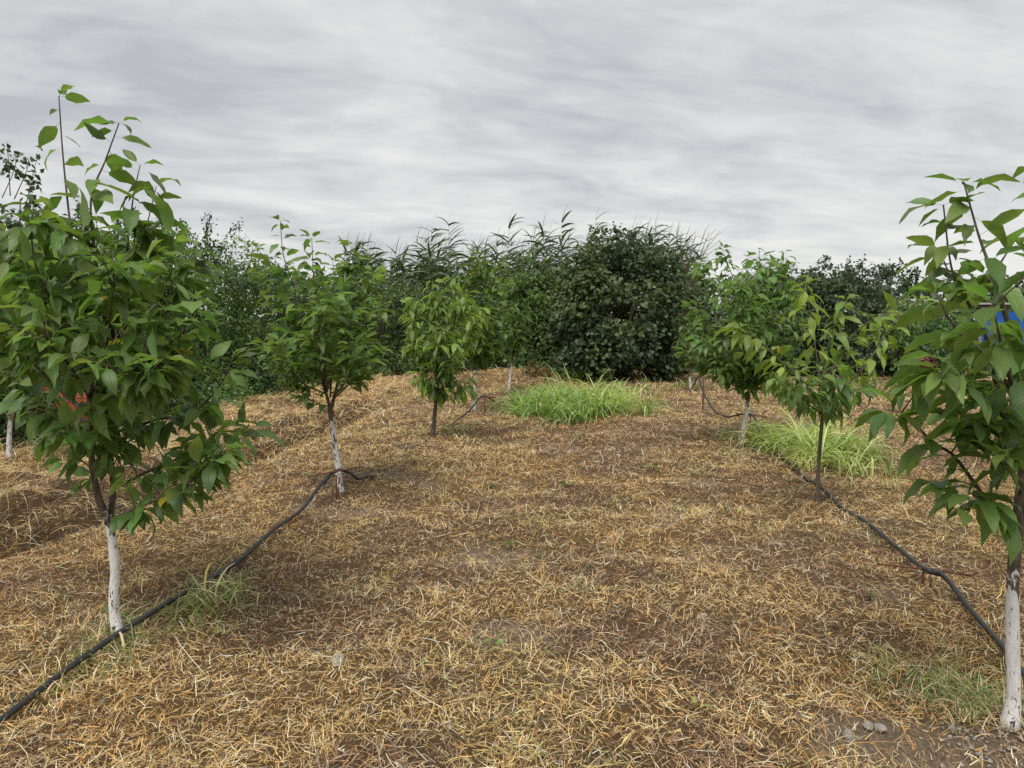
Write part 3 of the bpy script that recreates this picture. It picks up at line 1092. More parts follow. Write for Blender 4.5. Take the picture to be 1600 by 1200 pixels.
t1.limb([(174, 700, .12), (230, 660, 0), (300, 645, -.1), (345, 600, -.15), (362, 562, -.15)], 0.010, 0.0025, leafy=(0.25, 1), step=0.03)
t1.limb([(143, 705, -.05), (118, 680, -.2), (92, 676, -.32)], 0.006, 0.002, leafy=(0.45, 1), step=0.02)
t1.limb([(140, 650, -.05), (95, 610, -.05), (45, 560, -.1), (-10, 500, -.1), (-50, 440, -.1)], 0.012, 0.003, leafy=(0.2, 1), step=0.03)
t1.limb([(135, 560), (80, 470, .1), (30, 400, .15), (-10, 340, .2)], 0.010, 0.003, leafy=(0.2, 1), step=0.03)
t1.limb([(130, 530), (70, 450, -.3), (50, 380, -.35), (52, 320, -.35)], 0.009, 0.003, leafy=(0.2, 1), step=0.03)
t1.limb([(180, 560, .12), (240, 490, .1), (285, 440, .05), (310, 395, 0)], 0.009, 0.003, leafy=(0.2, 1), step=0.028)
t1.limb([(178, 600, .12), (240, 560, -.2), (285, 520, -.3), (300, 470, -.35)], 0.009, 0.003, leafy=(0.2, 1), step=0.028)
t1.limb([(142, 620, -.05), (165, 540, -.35), (175, 470, -.5), (180, 410, -.55)], 0.009, 0.003, leafy=(0.2, 1), step=0.028)
t1.limb([(176, 640, .12), (200, 540, .4), (190, 450, .55), (180, 380, .6)], 0.009, 0.003, leafy=(0.2, 1), step=0.028)
t1.limb([(142, 660, -.05), (90, 640, .2), (40, 600, .3), (-20, 560, .35)], 0.009, 0.003, leafy=(0.2, 1), step=0.028)
t1.limb([(140, 640, -.05), (190, 610, -.4), (225, 590, -.5), (255, 560, -.55)], 0.009, 0.003, leafy=(0.3, 1), step=0.028)
t1.limb([(140, 620, -.05), (100, 560, -.4), (60, 530, -.5), (20, 510, -.55)], 0.009, 0.003, leafy=(0.3, 1), step=0.028)
zt1 = at(0, 345, t1.D)[2]


def in1(e_):
    l_ = at(318, 500, t1.D)[0]
    return e_[2] < zt1 and e_[0] < l_ + 0.02 or e_[2] < at(0, 640, t1.D)[2]


t1.gaps = [(at(105, 635, t1.D), 0.12, 0.13)]
t1.fill(280, (0.15, 0.38), kmin=0.2, inside=in1, step=0.03, spur=0.5)
t1.done()

# nearest right tree
r1 = Tree('large cherry tree with curved whitewashed trunk in the right foreground', on_ground(1578, 1136), RIGHTROW, 0.59, 0.148, MID, 0.85, 5)
r1.limb([(1576, 1136), (1584, 1090), (1582, 1000), (1583, 900), (1592, 800), (1603, 700), (1612, 600)], 0.028, 0.018, 'trunk', 24, leafy=None)
r1.limb([(1586, 830), (1562, 805), (1530, 765, -.1), (1490, 712, -.15), (1455, 690, -.15), (1420, 650, -.15), (1388, 640, -.15)], 0.011, 0.003, leafy=(0.3, 1), step=0.028)
r1.limb([(1586, 815), (1562, 795, -.1), (1535, 780, -.2), (1515, 770, -.25)], 0.008, 0.003, leafy=(0.3, 1), step=0.023)
r1.limb([(1603, 705), (1575, 660, .1), (1552, 580, .1), (1535, 510, .05), (1490, 430, 0), (1474, 320, 0)], 0.016, 0.003, leafy=(0.2, 1), step=0.026)
r1.limb([(1608, 660), (1590, 560, -.05), (1555, 440, -.05), (1530, 370, -.05), (1506, 285, -.05)], 0.015, 0.003, leafy=(0.2, 1), step=0.028)
r1.limb([(1600, 640), (1545, 560, -.1), (1495, 515, -.1), (1460, 455, -.1)], 0.010, 0.003, leafy=(0.2, 1), step=0.026)
r1.limb([(1545, 440, -.05), (1570, 400), (1590, 370)], 0.006, 0.002, leafy=(0.2, 1), step=0.03)
r1.limb([(1560, 560, .1), (1510, 470, .15), (1480, 420, .2), (1470, 390, .2)], 0.008, 0.002, leafy=(0.2, 1), step=0.03)
r1.limb([(1610, 640), (1640, 520), (1630, 400), (1618, 262)], 0.015, 0.003, leafy=(0.2, 1), step=0.045)
r1.limb([(1604, 700), (1560, 640, -.3), (1510, 600, -.4), (1470, 560, -.45)], 0.010, 0.003, leafy=(0.25, 1), step=0.03)
r1.limb([(1600, 730), (1570, 690, -.2), (1530, 660, -.25), (1490, 640, -.3)], 0.009, 0.003, leafy=(0.25, 1), step=0.03)
r1.limb([(1606, 680), (1570, 600, .2), (1520, 540, .3), (1475, 490, .3)], 0.010, 0.003, leafy=(0.25, 1), step=0.03)
r1.limb([(1604, 690), (1580, 600, -.3), (1560, 520, -.45), (1550, 470, -.5)], 0.010, 0.003, leafy=(0.3, 1), step=0.035)
r1.limb([(1595, 770), (1580, 740, -.2), (1560, 720, -.3), (1545, 705, -.35)], 0.007, 0.002, leafy=(0.3, 1), step=0.025)
r1.limb([(1610, 640), (1660, 560, -.2), (1700, 480, -.2)], 0.010, 0.003, leafy=(0.25, 1), step=0.035)
r1.limb([(1606, 690), (1650, 650, -.3), (1690, 600, -.4)], 0.010, 0.003, leafy=(0.25, 1), step=0.035)
r1.limb([(1606, 690), (1660, 650, .3), (1720, 560, .4)], 0.010, 0.003, leafy=(0.25, 1), step=0.035)


def inr1(e_):
    q = (e_[0] / e_[1]) * F + 800
    zz_ = e_[2]
    return q > 1445 and zz_ < at(0, 400, r1.D)[2]


r1.gaps = [(at(1565, 498, r1.D), 0.085, 0.06)]
r1.fill(36, (0.12, 0.3), kmin=0.2, inside=inr1, step=0.032, spur=0.5)
r1.done()

# second left tree
t2 = Tree('cherry tree with flaking whitewashed trunk where the hose rests on an iron stake', on_ground(532, 772), LEFTROW, 0.66, 0.142, MID, 0.5, 7, wmax=0.66)
t2.limb([(532, 772), (529, 735), (521, 680), (516, 635)], 0.031, 0.024, 'trunk', 16, leafy=None)
t2.limb([(516, 637), (505, 600), (485, 530), (460, 450), (443, 400), (438, 345)], 0.017, 0.003, leafy=(0.25, 1), step=0.035)
t2.limb([(518, 637), (532, 580, .1), (548, 510, .15), (555, 440, .1), (548, 385, .1)], 0.016, 0.003, leafy=(0.25, 1), step=0.035)
t2.limb([(510, 610), (502, 540, -.15), (492, 460, -.2), (487, 372, -.2)], 0.014, 0.003, leafy=(0.25, 1), step=0.035)
t2.limb([(500, 590), (465, 540, .1), (430, 480, .1), (408, 430, .1), (402, 388, .1)], 0.012, 0.003, leafy=(0.3, 1), step=0.035)
t2.limb([(520, 620), (555, 580, -.1), (585, 540, -.1), (598, 470, -.1)], 0.011, 0.003, leafy=(0.3, 1), step=0.035)
t2.limb([(508, 615), (475, 600, -.2), (450, 575, -.3), (440, 540, -.3)], 0.010, 0.003, leafy=(0.3, 1), step=0.03)
t2.limb([(519, 625), (545, 600, -.3), (565, 570, -.4), (572, 530, -.45)], 0.010, 0.003, leafy=(0.3, 1), step=0.03)
t2.limb([(505, 600), (500, 560, -.4), (498, 510, -.55), (500, 450, -.6)], 0.010, 0.003, leafy=(0.3, 1), step=0.03)
t2.limb([(516, 620), (520, 560, .4), (528, 480, .55), (520, 410, .55)], 0.010, 0.003, leafy=(0.3, 1), step=0.03)
t2.limb([(514, 635), (495, 630, -.1), (475, 622, -.15)], 0.006, 0.002, leafy=(0.3, 1), step=0.02)


def in2(e_):
    q = (e_[0] / e_[1]) * F + 800
    return 412 < q < 598 and at(0, 645, t2.D)[2] < e_[2] < at(0, 405, t2.D)[2]


t2.fill(200, (0.2, 0.42), kmin=0.15, inside=in2, step=0.032, spur=0.4)
t2.done()

# third left tree
t3 = Tree('slender cherry tree with bare brown trunk and yellowing tips, third in the left row', on_ground(677, 684), LEFTROW, 0, 0.185, (0.145, 0.225, 0.052), 1.2, 9, single=260, slim=True)
t3.limb([(676, 684), (679, 650), (682, 620), (686, 590)], 0.030, 0.022, 'trunk', 12, leafy=None)
t3.limb([(686, 592), (688, 540), (683, 480), (675, 440)], 0.018, 0.003, leafy=(0.2, 1), step=0.03)
t3.limb([(686, 585), (705, 530, .1), (712, 480, .1), (708, 435, .1)], 0.014, 0.003, leafy=(0.2, 1), step=0.03)
t3.limb([(685, 590), (660, 550, -.1), (645, 510, -.1), (638, 475, -.1)], 0.012, 0.003, leafy=(0.3, 1), step=0.03)
t3.limb([(686, 585), (725, 540, -.1), (745, 500, -.1), (752, 480, -.1)], 0.012, 0.003, leafy=(0.3, 1), step=0.03)
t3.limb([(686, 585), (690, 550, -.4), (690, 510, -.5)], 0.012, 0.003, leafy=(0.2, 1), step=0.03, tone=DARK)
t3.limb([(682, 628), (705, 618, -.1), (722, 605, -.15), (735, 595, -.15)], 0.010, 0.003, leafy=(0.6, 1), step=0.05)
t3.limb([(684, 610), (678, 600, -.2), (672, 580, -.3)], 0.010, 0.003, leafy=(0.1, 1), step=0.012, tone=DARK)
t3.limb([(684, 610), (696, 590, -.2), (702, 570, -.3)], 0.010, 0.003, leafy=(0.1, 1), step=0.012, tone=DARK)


def in3(e_):
    q = (e_[0] / e_[1]) * F + 800
    return 632 < q < 748 and e_[2] < at(0, 455, t3.D)[2]


t3.fill(130, (0.2, 0.45), kmin=0.1, inside=in3, step=0.035, spur=0.5)
t3.done()

# fourth and fifth in the left row
t4 = Tree('cherry tree with white trunk just behind the slender yellowing tree', on_ground(742, 642), LEFTROW, 0.75, 0.18, (0.085, 0.15, 0.035), 0.8, 10, single=160)
t4.limb([(742, 642), (741, 620), (743, 595), (746, 575)], 0.028, 0.02, 'trunk', 10, leafy=None)
t4.limb([(746, 577), (750, 520), (756, 460), (754, 400)], 0.017, 0.003, leafy=(0.1, 1), step=0.035)
t4.limb([(746, 577), (735, 530), (728, 480), (732, 430)], 0.014, 0.003, leafy=(0.2, 1), step=0.035)
t4.limb([(746, 577), (765, 540, -.1), (778, 500, -.1), (775, 440)], 0.014, 0.003, leafy=(0.2, 1), step=0.035)
t4.limb([(746, 577), (752, 540, -.4), (750, 490, -.5)], 0.014, 0.003, leafy=(0.2, 1), step=0.035)
t4.fill(110, (0.2, 0.45), kmin=0.05, step=0.04, spur=0.45)
t4.done()
t5 = Tree('cherry tree with white trunk at the left edge of the bright grass clump', on_ground(795, 612), LEFTROW, 0.6, 0.18, DARK, 0.8, 12, single=120)
t5.limb([(795, 612), (797, 590), (800, 565), (802, 550)], 0.028, 0.02, 'trunk', 10, leafy=None)
t5.limb([(802, 552), (805, 510), (800, 470), (798, 445)], 0.017, 0.003, leafy=(0.1, 1), step=0.035)
t5.limb([(802, 552), (780, 520), (772, 490), (775, 460)], 0.014, 0.003, leafy=(0.2, 1), step=0.035)
t5.limb([(802, 552), (825, 520), (838, 490), (842, 455)], 0.014, 0.003, leafy=(0.2, 1), step=0.035)
t5.limb([(802, 552), (805, 530, -.5), (810, 490, -.6)], 0.014, 0.003, leafy=(0.2, 1), step=0.035)
t5.fill(120, (0.25, 0.5), kmin=0.05, step=0.04, spur=0.45)
t5.done()

# second right tree: thin, open, with drooping long leaves
r2 = Tree('small open cherry tree with thin unpainted trunk beside the yellow green grass', on_ground(1277, 798), RIGHTROW, 0, 0.175, (0.125, 0.205, 0.05), 1.15, 14, slim=True)
r2.limb([(1277, 798), (1278, 750), (1281, 700), (1285, 650)], 0.0165, 0.014, 'trunk', 14, leafy=None)
r2.limb([(1285, 655), (1283, 610), (1275, 550), (1266, 490), (1258, 445)], 0.012, 0.003, leafy=(0.45, 1), step=0.023, tone=OLIVE)
r2.limb([(1284, 640), (1255, 595, -.05), (1215, 560, -.1), (1180, 525, -.1), (1150, 512, -.1)], 0.009, 0.003, leafy=(0.4, 1), step=0.023, tone=OLIVE)
r2.limb([(1285, 648), (1255, 625, -.15), (1225, 595, -.25), (1205, 580, -.3)], 0.008, 0.003, leafy=(0.3, 1), step=0.024)
r2.limb([(1286, 640), (1315, 610, -.05), (1345, 580, -.1), (1370, 545, -.1), (1398, 502, -.1), (1436, 470, -.1)], 0.010, 0.003, leafy=(0.3, 1), step=0.023, tone=OLIVE)
r2.limb([(1283, 610), (1310, 560, .1), (1345, 512, .1), (1385, 488, .1)], 0.008, 0.003, leafy=(0.3, 1), step=0.024, tone=OLIVE)
r2.limb([(1282, 600), (1292, 550, .1), (1305, 505, .1), (1322, 470, .1)], 0.008, 0.003, leafy=(0.3, 1), step=0.024)
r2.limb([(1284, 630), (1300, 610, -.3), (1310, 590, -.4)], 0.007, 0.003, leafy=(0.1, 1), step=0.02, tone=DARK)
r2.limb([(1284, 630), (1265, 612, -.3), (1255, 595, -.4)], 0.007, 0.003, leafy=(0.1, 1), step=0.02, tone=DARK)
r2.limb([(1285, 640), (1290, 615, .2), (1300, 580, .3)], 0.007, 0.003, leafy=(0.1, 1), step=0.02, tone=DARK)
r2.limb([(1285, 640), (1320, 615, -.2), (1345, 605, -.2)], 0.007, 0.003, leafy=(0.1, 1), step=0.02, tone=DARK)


def inr2(e_):
    q = (e_[0] / e_[1]) * F + 800
    return 1215 < q < 1350 and at(0, 640, r2.D)[2] < e_[2] < at(0, 560, r2.D)[2]


r2.fill(60, (0.12, 0.25), kmin=0.1, inside=inr2, step=0.035, spur=0.15)
r2.done()

# third right tree: leaning white trunk, full crown
r3 = Tree('full crowned cherry tree on a slanting whitewashed trunk, third in the right row', on_ground(1158, 692), RIGHTROW, 0.52, 0.155, (0.105, 0.185, 0.055), 0.8, 16)
r3.limb([(1158, 692), (1163, 665), (1167, 640), (1170, 612)], 0.032, 0.024, 'trunk', 14, leafy=None)
r3.limb([(1170, 614), (1168, 560), (1160, 480), (1140, 420), (1128, 388)], 0.018, 0.003, leafy=(0.15, 1), step=0.03)
r3.limb([(1170, 614), (1180, 550), (1190, 470), (1186, 390)], 0.018, 0.003, leafy=(0.15, 1), step=0.03)
r3.limb([(1170, 610), (1200, 550), (1220, 470), (1225, 395)], 0.016, 0.003, leafy=(0.15, 1), step=0.03)
r3.limb([(1168, 600), (1130, 560), (1100, 510), (1082, 480)], 0.014, 0.003, leafy=(0.2, 1), step=0.03)
r3.limb([(1168, 605), (1140, 580, -.4), (1110, 550, -.5), (1090, 530, -.5)], 0.012, 0.003, leafy=(0.2, 1), step=0.03)
r3.limb([(1170, 600), (1210, 570, -.2), (1235, 520, -.2), (1245, 450, -.2)], 0.014, 0.003, leafy=(0.2, 1), step=0.03)
r3.limb([(1170, 600), (1172, 550, -.5), (1165, 490, -.7), (1160, 440, -.7)], 0.013, 0.003, leafy=(0.2, 1), step=0.03)
r3.limb([(1170, 600), (1180, 550, .5), (1170, 480, .7), (1160, 420, .7)], 0.013, 0.003, leafy=(0.2, 1), step=0.03)

r3.limb([(1170, 608), (1140, 600, -.2), (1112, 580, -.3), (1085, 560, -.3)], 0.010, 0.003, leafy=(0.2, 1), step=0.025)
r3.limb([(1170, 608), (1200, 605, -.2), (1225, 590, -.3), (1240, 560, -.3)], 0.010, 0.003, leafy=(0.2, 1), step=0.025)
r3.limb([(1160, 500), (1120, 450), (1100, 430), (1092, 410)], 0.010, 0.003, leafy=(0.2, 1), step=0.03)


def inr3(e_):
    q = (e_[0] / e_[1]) * F + 800
    return 1072 < q < 1252 and at(0, 632, r3.D)[2] < e_[2] < at(0, 392, r3.D)[2]


r3.fill(260, (0.25, 0.55), kmin=0.05, inside=inr3, step=0.035, spur=0.4)
r3.done()

# farther orchard trees, smaller in the picture
OUT = 'cherry trees of the outer rows'


def small_tree(label, px, py, top, wid, seed, tone, wash=0.55, n=70, single=80, bare=0.55):
    b = on_ground(px, py)
    T_ = Tree(label, b, OUT, wash, 0.175, tone, 0.8, seed, single=single)
    fork = py - (py - top) * (1 - bare) * 0.55 if False else py - bare / b[1] * F
    T_.limb([(px, py), (px - 2, (py + fork) / 2), (px, fork)], 0.03, 0.02, 'trunk', 10, leafy=None)
    h = fork - top
    for dx, k, dz in ((-0.1, 1.0, 0), (0.9, 0.8, 0.2), (-0.9, 0.75, -0.1), (0.5, 0.9, -0.5), (-0.4, 0.85, 0.5)):
        T_.limb([(px, fork), (px + dx * wid * 0.6, fork - h * k * 0.5, dz * 0.7), (px + dx * wid, fork - h * k, dz)], 0.016, 0.003, leafy=(0.15, 1), step=0.04)
    T_.fill(n, (0.2, 0.5), kmin=0.1, step=0.04, spur=0.45)
    T_.done()
    return T_


small_tree('cherry tree with white trunk beyond the ditch at the left picture edge', 16, 738, 430, 75, 21, DARK, 0.5, 60, 150)
small_tree('far cherry tree with white trunk behind the right row, under the dark shrub', 1405, 604, 470, 40, 23, DARK, 0.5, 60, 60)
small_tree('far cherry tree with short white trunk left of the hazel bush', 849, 584, 440, 45, 25, (0.06, 0.115, 0.03), 0.5, 60, 60)
small_tree('cherry tree with dark slim stem left of the full crowned tree on the right', 1080, 612, 500, 22, 27, DARK, 0.35, 14, 30)


# ------------------------------------------------------------------ bushes and hedge
def bush(name, label, px, depth, top_py, rx, ry, tmpls, size, tone, n, seed, cat='bush', group=None, lobes=70, skirt=0.1, spikes=10, spike_len=0.6, single=0, meshes=None, up=0.5, lobe_r=0.42, toneb=None):
    r = np.random.default_rng(seed)
    base = at(px, 500, depth); base[2] = float(hgt(base[0], base[1]))
    top = at(px, top_py, depth)[2]
    H = top - base[2]
    root = add(name, None, loc=base, label=label, cat=cat, group=group)
    # stems
    st = []
    for k in range(6):
        a = r.uniform(0, 6.28)
        e_ = np.array((math.cos(a) * rx * r.uniform(0.3, 0.75), math.sin(a) * ry * r.uniform(0.3, 0.75), H * r.uniform(0.65, 0.92)))
        st.append(tube(spline([np.array((math.cos(a) * 0.12, math.sin(a) * 0.12, -0.05)), e_ * np.array((0.3, 0.3, 0.5)), e_], 8), np.linspace(0.035, 0.008, 8), 5))
    # leafy lobes over an uneven dome
    P, X, Z, S = [], [], [], []
    cz = H * 0.48
    th = r.uniform(0, 6.28, lobes)
    ph = r.uniform(-0.95, 1.0, lobes)
    ph = np.sign(ph) * np.abs(ph) ** 0.9
    q = np.sqrt(1 - np.clip(ph, -0.99, 0.99) ** 2)
    q = np.where(ph < 0, np.maximum(q, 0.88), q)
    rr = r.uniform(0.62, 0.98, lobes)
    lc = np.stack([np.cos(th) * q * rx * rr, np.sin(th) * q * ry * rr, cz + ph * (H * 0.5 - 0.1) * rr], 1)
    lc[:, 2] = np.maximum(lc[:, 2], skirt)
    # foliage that reaches the ground
    nr = 26
    th2 = r.uniform(0, 6.28, nr)
    rk = r.uniform(0.55, 0.95, nr)
    lc = np.vstack([lc, np.stack([np.cos(th2) * rx * rk, np.sin(th2) * ry * rk, r.uniform(skirt, skirt + 0.18 * H, nr)], 1)])
    lobes += nr
    lr = lobe_r * r.uniform(0.6, 1.25, lobes) * min(1.0, rx)
    k = r.choice(lobes, n, p=lr ** 2 / (lr ** 2).sum())
    d_ = nrm(r.normal(0, 1, (n, 3)))
    rad = lr[k] * r.uniform(0.35, 1.0, n) ** 0.5
    p = lc[k] + d_ * rad[:, None] * np.array((1, 1, 0.8))
    outw = nrm(p - np.array((0, 0, cz * 0.8)))
    ok = p[:, 2] > 0.04
    p, d_, outw = p[ok], d_[ok], outw[ok]
    n = len(p)
    x = nrm(outw * np.array((1, 1, 0.3)) + r.normal(0, 0.55, (n, 3)) + np.array((0, 0, -0.35)))
    z = np.array((0, 0, up)) + outw * 0.6 + r.normal(0, 0.35, (n, 3))
    s = size * np.clip(r.normal(1, 0.2, n), 0.5, 1.5)
    P.append(p); X.append(x); Z.append(z); S.append(s)
    # shoots that break the outline
    for j in range(spikes):
        a = r.uniform(0, 6.28); q_ = r.uniform(0.0, 0.85)
        b0 = np.array((math.cos(a) * rx * q_, math.sin(a) * ry * q_, cz + (H * 0.46) * math.sqrt(max(0.02, 1 - q_ * q_))))
        ln = spike_len * r.uniform(0.4, 1.15)
        dr = nrm(np.array((math.cos(a) * 0.35, math.sin(a) * 0.35, 1.0)) + r.normal(0, 0.2, 3))
        e_ = b0 + dr * ln
        Q = spline([b0 - dr * 0.3, (b0 + e_) / 2 + r.normal(0, 0.04, 3), e_], 7)
        st.append(tube(Q, np.linspace(0.008, 0.003, 7), 4))
        m_n = int(ln / size * 5) + 4
        tq = r.random(m_n) ** 0.8
        pp = (b0 + (e_ - b0) * tq[:, None]) + r.normal(0, 0.05, (m_n, 3))
        P.append(pp); X.append(nrm(r.normal(0, 1, (m_n, 3)) + np.array((0, 0, -0.2)))); Z.append(np.array((0, 0, 0.7)) + r.normal(0, 0.4, (m_n, 3))); S.append(size * r.uniform(0.6, 1.05, m_n))
    P, X, Z, S = np.vstack(P), np.vstack(X), np.vstack(Z), np.concatenate(S)
    c = np.array(tone) * np.clip(r.normal(1, 0.2, len(P)), 0.5, 1.6)[:, None]
    if toneb is not None:
        f_ = sstep(0.45, 0.6, fbm(P[:, 0] * 1.3 + seed, P[:, 2] * 1.3, seed, 3))[:, None]
        c = c * (1 - f_) + np.array(toneb) * np.clip(r.normal(1, 0.2, len(P)), 0.5, 1.6)[:, None] * f_
    V, T = merge(st)
    add('stems', np_mesh('stems', V, T, mats=[M_TWIG]), root)
    build_leaves(root, base, P + base, X, Z, S, c, tmpls, meshes or [], single, M_BUSH, False)
    return root


HAZ = (0.052, 0.082, 0.036); HAZB = (0.082, 0.112, 0.04); VINE = (0.105, 0.185, 0.045); VIND = (0.042, 0.078, 0.026); WILL = (0.10, 0.155, 0.05); PALEG = (0.13, 0.20, 0.05)
HG = 'hedge shrubs along the left side'
BK = 'shrubs at the far end of the orchard'
bush('hazel_bush', 'big round dark hazel bush behind the bright grass clump', 970, 20.4, 364, 1.75, 1.5, HZ_T, 0.115, HAZ, 17000, 101, 'bush', BK, 120, 0.12, 16, 0.55, 300, HZ_ME, 0.45, 0.5, HAZB)
bush('hazel_bush', 'tall dark shrub at the left edge, showing above the nearest left tree', 25, 10.6, 250, 1.0, 1.1, RD_T, 0.10, HAZ, 9000, 102, 'bush', HG, 70, 0.1, 12, 0.5)
bush('hedge_shrub', 'dark shrub behind the crown of the nearest left tree', 150, 12.6, 335, 1.25, 1.1, RD_T, 0.085, VIND, 8000, 103, 'shrub', HG, 80, 0.1, 10, 0.45)
bush('hedge_shrub', 'shrub behind the right edge of the nearest left crown', 245, 14.3, 338, 1.2, 1.1, VN_T, 0.085, VINE, 11000, 104, 'shrub', HG, 80, 0.1, 8, 0.4, toneb=VIND)
bush('vine_covered_shrub', 'vine covered shrub with twiggy top left of the second left tree', 325, 15.6, 355, 1.2, 1.1, VN_T, 0.085, VINE, 13000, 105, 'shrub', HG, 80, 0.1, 14, 0.5, toneb=VIND)
bush('vine_covered_shrub', 'lower vine covered shrub directly left of the second left crown', 400, 17.4, 408, 1.15, 1.1, VN_T, 0.085, VINE, 12000, 106, 'shrub', HG, 80, 0.1, 6, 0.3, toneb=VIND)
bush('hedge_shrub', 'shrub behind the second left tree', 490, 19.5, 425, 1.4, 1.2, VN_T, 0.09, (0.055, 0.105, 0.028), 10000, 107, 'shrub', HG, 80, 0.1, 8, 0.4, toneb=VIND)
bush('hedge_shrub', 'light willow like shrub between the second and third left trees', 585, 21.0, 425, 1.4, 1.2, WL_T, 0.14, WILL, 12000, 108, 'shrub', BK, 80, 0.1, 14, 0.6, toneb=(0.05, 0.09, 0.03))
bush('hedge_shrub', 'shrub behind the slender yellowing tree', 680, 22.0, 430, 1.4, 1.2, WL_T, 0.13, (0.06, 0.11, 0.035), 10000, 109, 'shrub', BK, 80, 0.1, 10, 0.5, toneb=VIND)
bush('hazel_bush', 'dark hazel left of the big round hazel, under the reeds', 815, 22.8, 400, 1.35, 1.2, RD_T, 0.105, (0.08, 0.125, 0.042), 10000, 110, 'bush', BK, 80, 0.3, 8, 0.5, toneb=VINE)
bush('hazel_bush', 'hazel touching the left side of the big round hazel', 875, 22.4, 415, 1.0, 1.1, RD_T, 0.105, (0.085, 0.13, 0.045), 8000, 111, 'bush', BK, 70, 0.2, 8, 0.5, toneb=(0.07, 0.10, 0.03))
bush('hazel_bush', 'dark shrub behind the full crowned tree on the right', 1225, 22.5, 412, 1.6, 1.2, RD_T, 0.10, HAZ, 11000, 112, 'bush', BK, 90, 0.2, 8, 0.4)
bush('hazel_bush', 'dark shrub with pointed shoots behind the small open cherry tree', 1335, 22.0, 415, 1.45, 1.2, RD_T, 0.10, HAZ, 11000, 113, 'bush', BK, 90, 0.2, 12, 0.5)
bush('hedge_shrub', 'bright green bramble between the right hand shrubs', 1425, 23.5, 462, 1.1, 1.0, VN_T, 0.10, PALEG, 8000, 114, 'shrub', BK, 60, 0.2, 4, 0.3, toneb=VINE)
bush('hedge_shrub', 'dark low shrub left of the nearest right crown', 1455, 21.0, 500, 0.8, 0.8, VN_T, 0.12, VIND, 5000, 115, 'shrub', BK, 50, 0.15, 4, 0.3, toneb=(0.05, 0.1, 0.03))
bush('hedge_shrub', 'shrub behind the nearest right crown, above the blue tarpaulin', 1545, 26.0, 428, 1.7, 1.0, VN_T, 0.11, (0.07, 0.10, 0.035), 9000, 116, 'shrub', BK, 80, 0.2, 8, 0.4, toneb=VIND)
bush('hedge_shrub', 'shrub at the right picture edge behind the nearest right crown', 1640, 25.0, 420, 1.5, 1.0, VN_T, 0.11, (0.06, 0.10, 0.03), 8000, 117, 'shrub', BK, 70, 0.2, 8, 0.4, toneb=VIND)
bush('hedge_shrub', 'low shrub right of the big hazel, behind the slim dark stem', 1095, 24.5, 452, 1.1, 1.0, RD_T, 0.11, HAZB, 7000, 118, 'shrub', BK, 60, 0.2, 6, 0.4)
bush('low_bush', 'small brownish bush on the straw heap left of the hazel', 838, 20.0, 566, 0.32, 0.3, VN_T, 0.07, (0.16, 0.13, 0.04), 700, 119, 'bush', None, 14, 0.05, 3, 0.15)

bush('low_bush', 'low dark scrub on the bank below the nearest left crown', 215, 11.9, 560, 0.8, 0.6, VN_T, 0.08, VIND, 3500, 121, 'bush', HG, 40, 0.1, 8, 0.3, toneb=VINE)
bush('low_bush', 'low dark scrub on the bank right of the nearest left tree', 300, 13.4, 565, 0.9, 0.6, VN_T, 0.08, VIND, 3500, 122, 'bush', HG, 40, 0.1, 8, 0.3, toneb=VINE)
bush('low_bush', 'low dark scrub on the bank left of the second left tree', 385, 15.4, 560, 0.9, 0.6, VN_T, 0.08, VIND, 3500, 123, 'bush', HG, 40, 0.1, 8, 0.3, toneb=VINE)
# far wood that reads as one mass
r = np.random.default_rng(77)
nF = 16000
xx = r.uniform(-75, 75, nF); yy = r.uniform(46, 60, nF)
crown = 2.9 + 2.0 * fbm(xx * 0.16, yy * 0.05, 71.0, 4) + 0.9 * fbm(xx * 0.7, yy * 0.3, 73.0, 3)
zz_ = crown * (1 - r.random(nF) ** 1.7 * 1.0)
S_ = r.uniform(0.4, 0.75, nF)
C_ = np.array((0.045, 0.075, 0.035)) * np.clip(r.normal(1, 0.25, nF), 0.5, 1.7)[:, None]
V, T, C, U = leaf_cloud(VN_T, np.stack([xx, yy, zz_], 1), nrm(r.normal(0, 1, (nF, 3))), np.array((0, -0.3, 0.8)) + r.normal(0, 0.5, (nF, 3)), S_, C_)
add('far_wood', np_mesh('far_wood', V, T, C, None, [M_BUSH]), kind='stuff', label='band of distant trees along the horizon', cat='trees')
for k, (px_, d_, tp, rx_, lab) in enumerate(((1395, 52, 408, 2.6, 'distant round tree rising right of the dark shoots'), (690, 55, 408, 1.6, 'distant tree top showing between the reeds'),
                                            (1290, 50, 402, 2.2, 'distant tree top behind the right hand shrubs'))):
    bush('far_tree', lab, px_, d_, tp, rx_, 1.8, VN_T, 0.32, (0.05, 0.085, 0.035), 3200, 140 + k, 'tree', None, 70, 0.5, 4, 0.6)


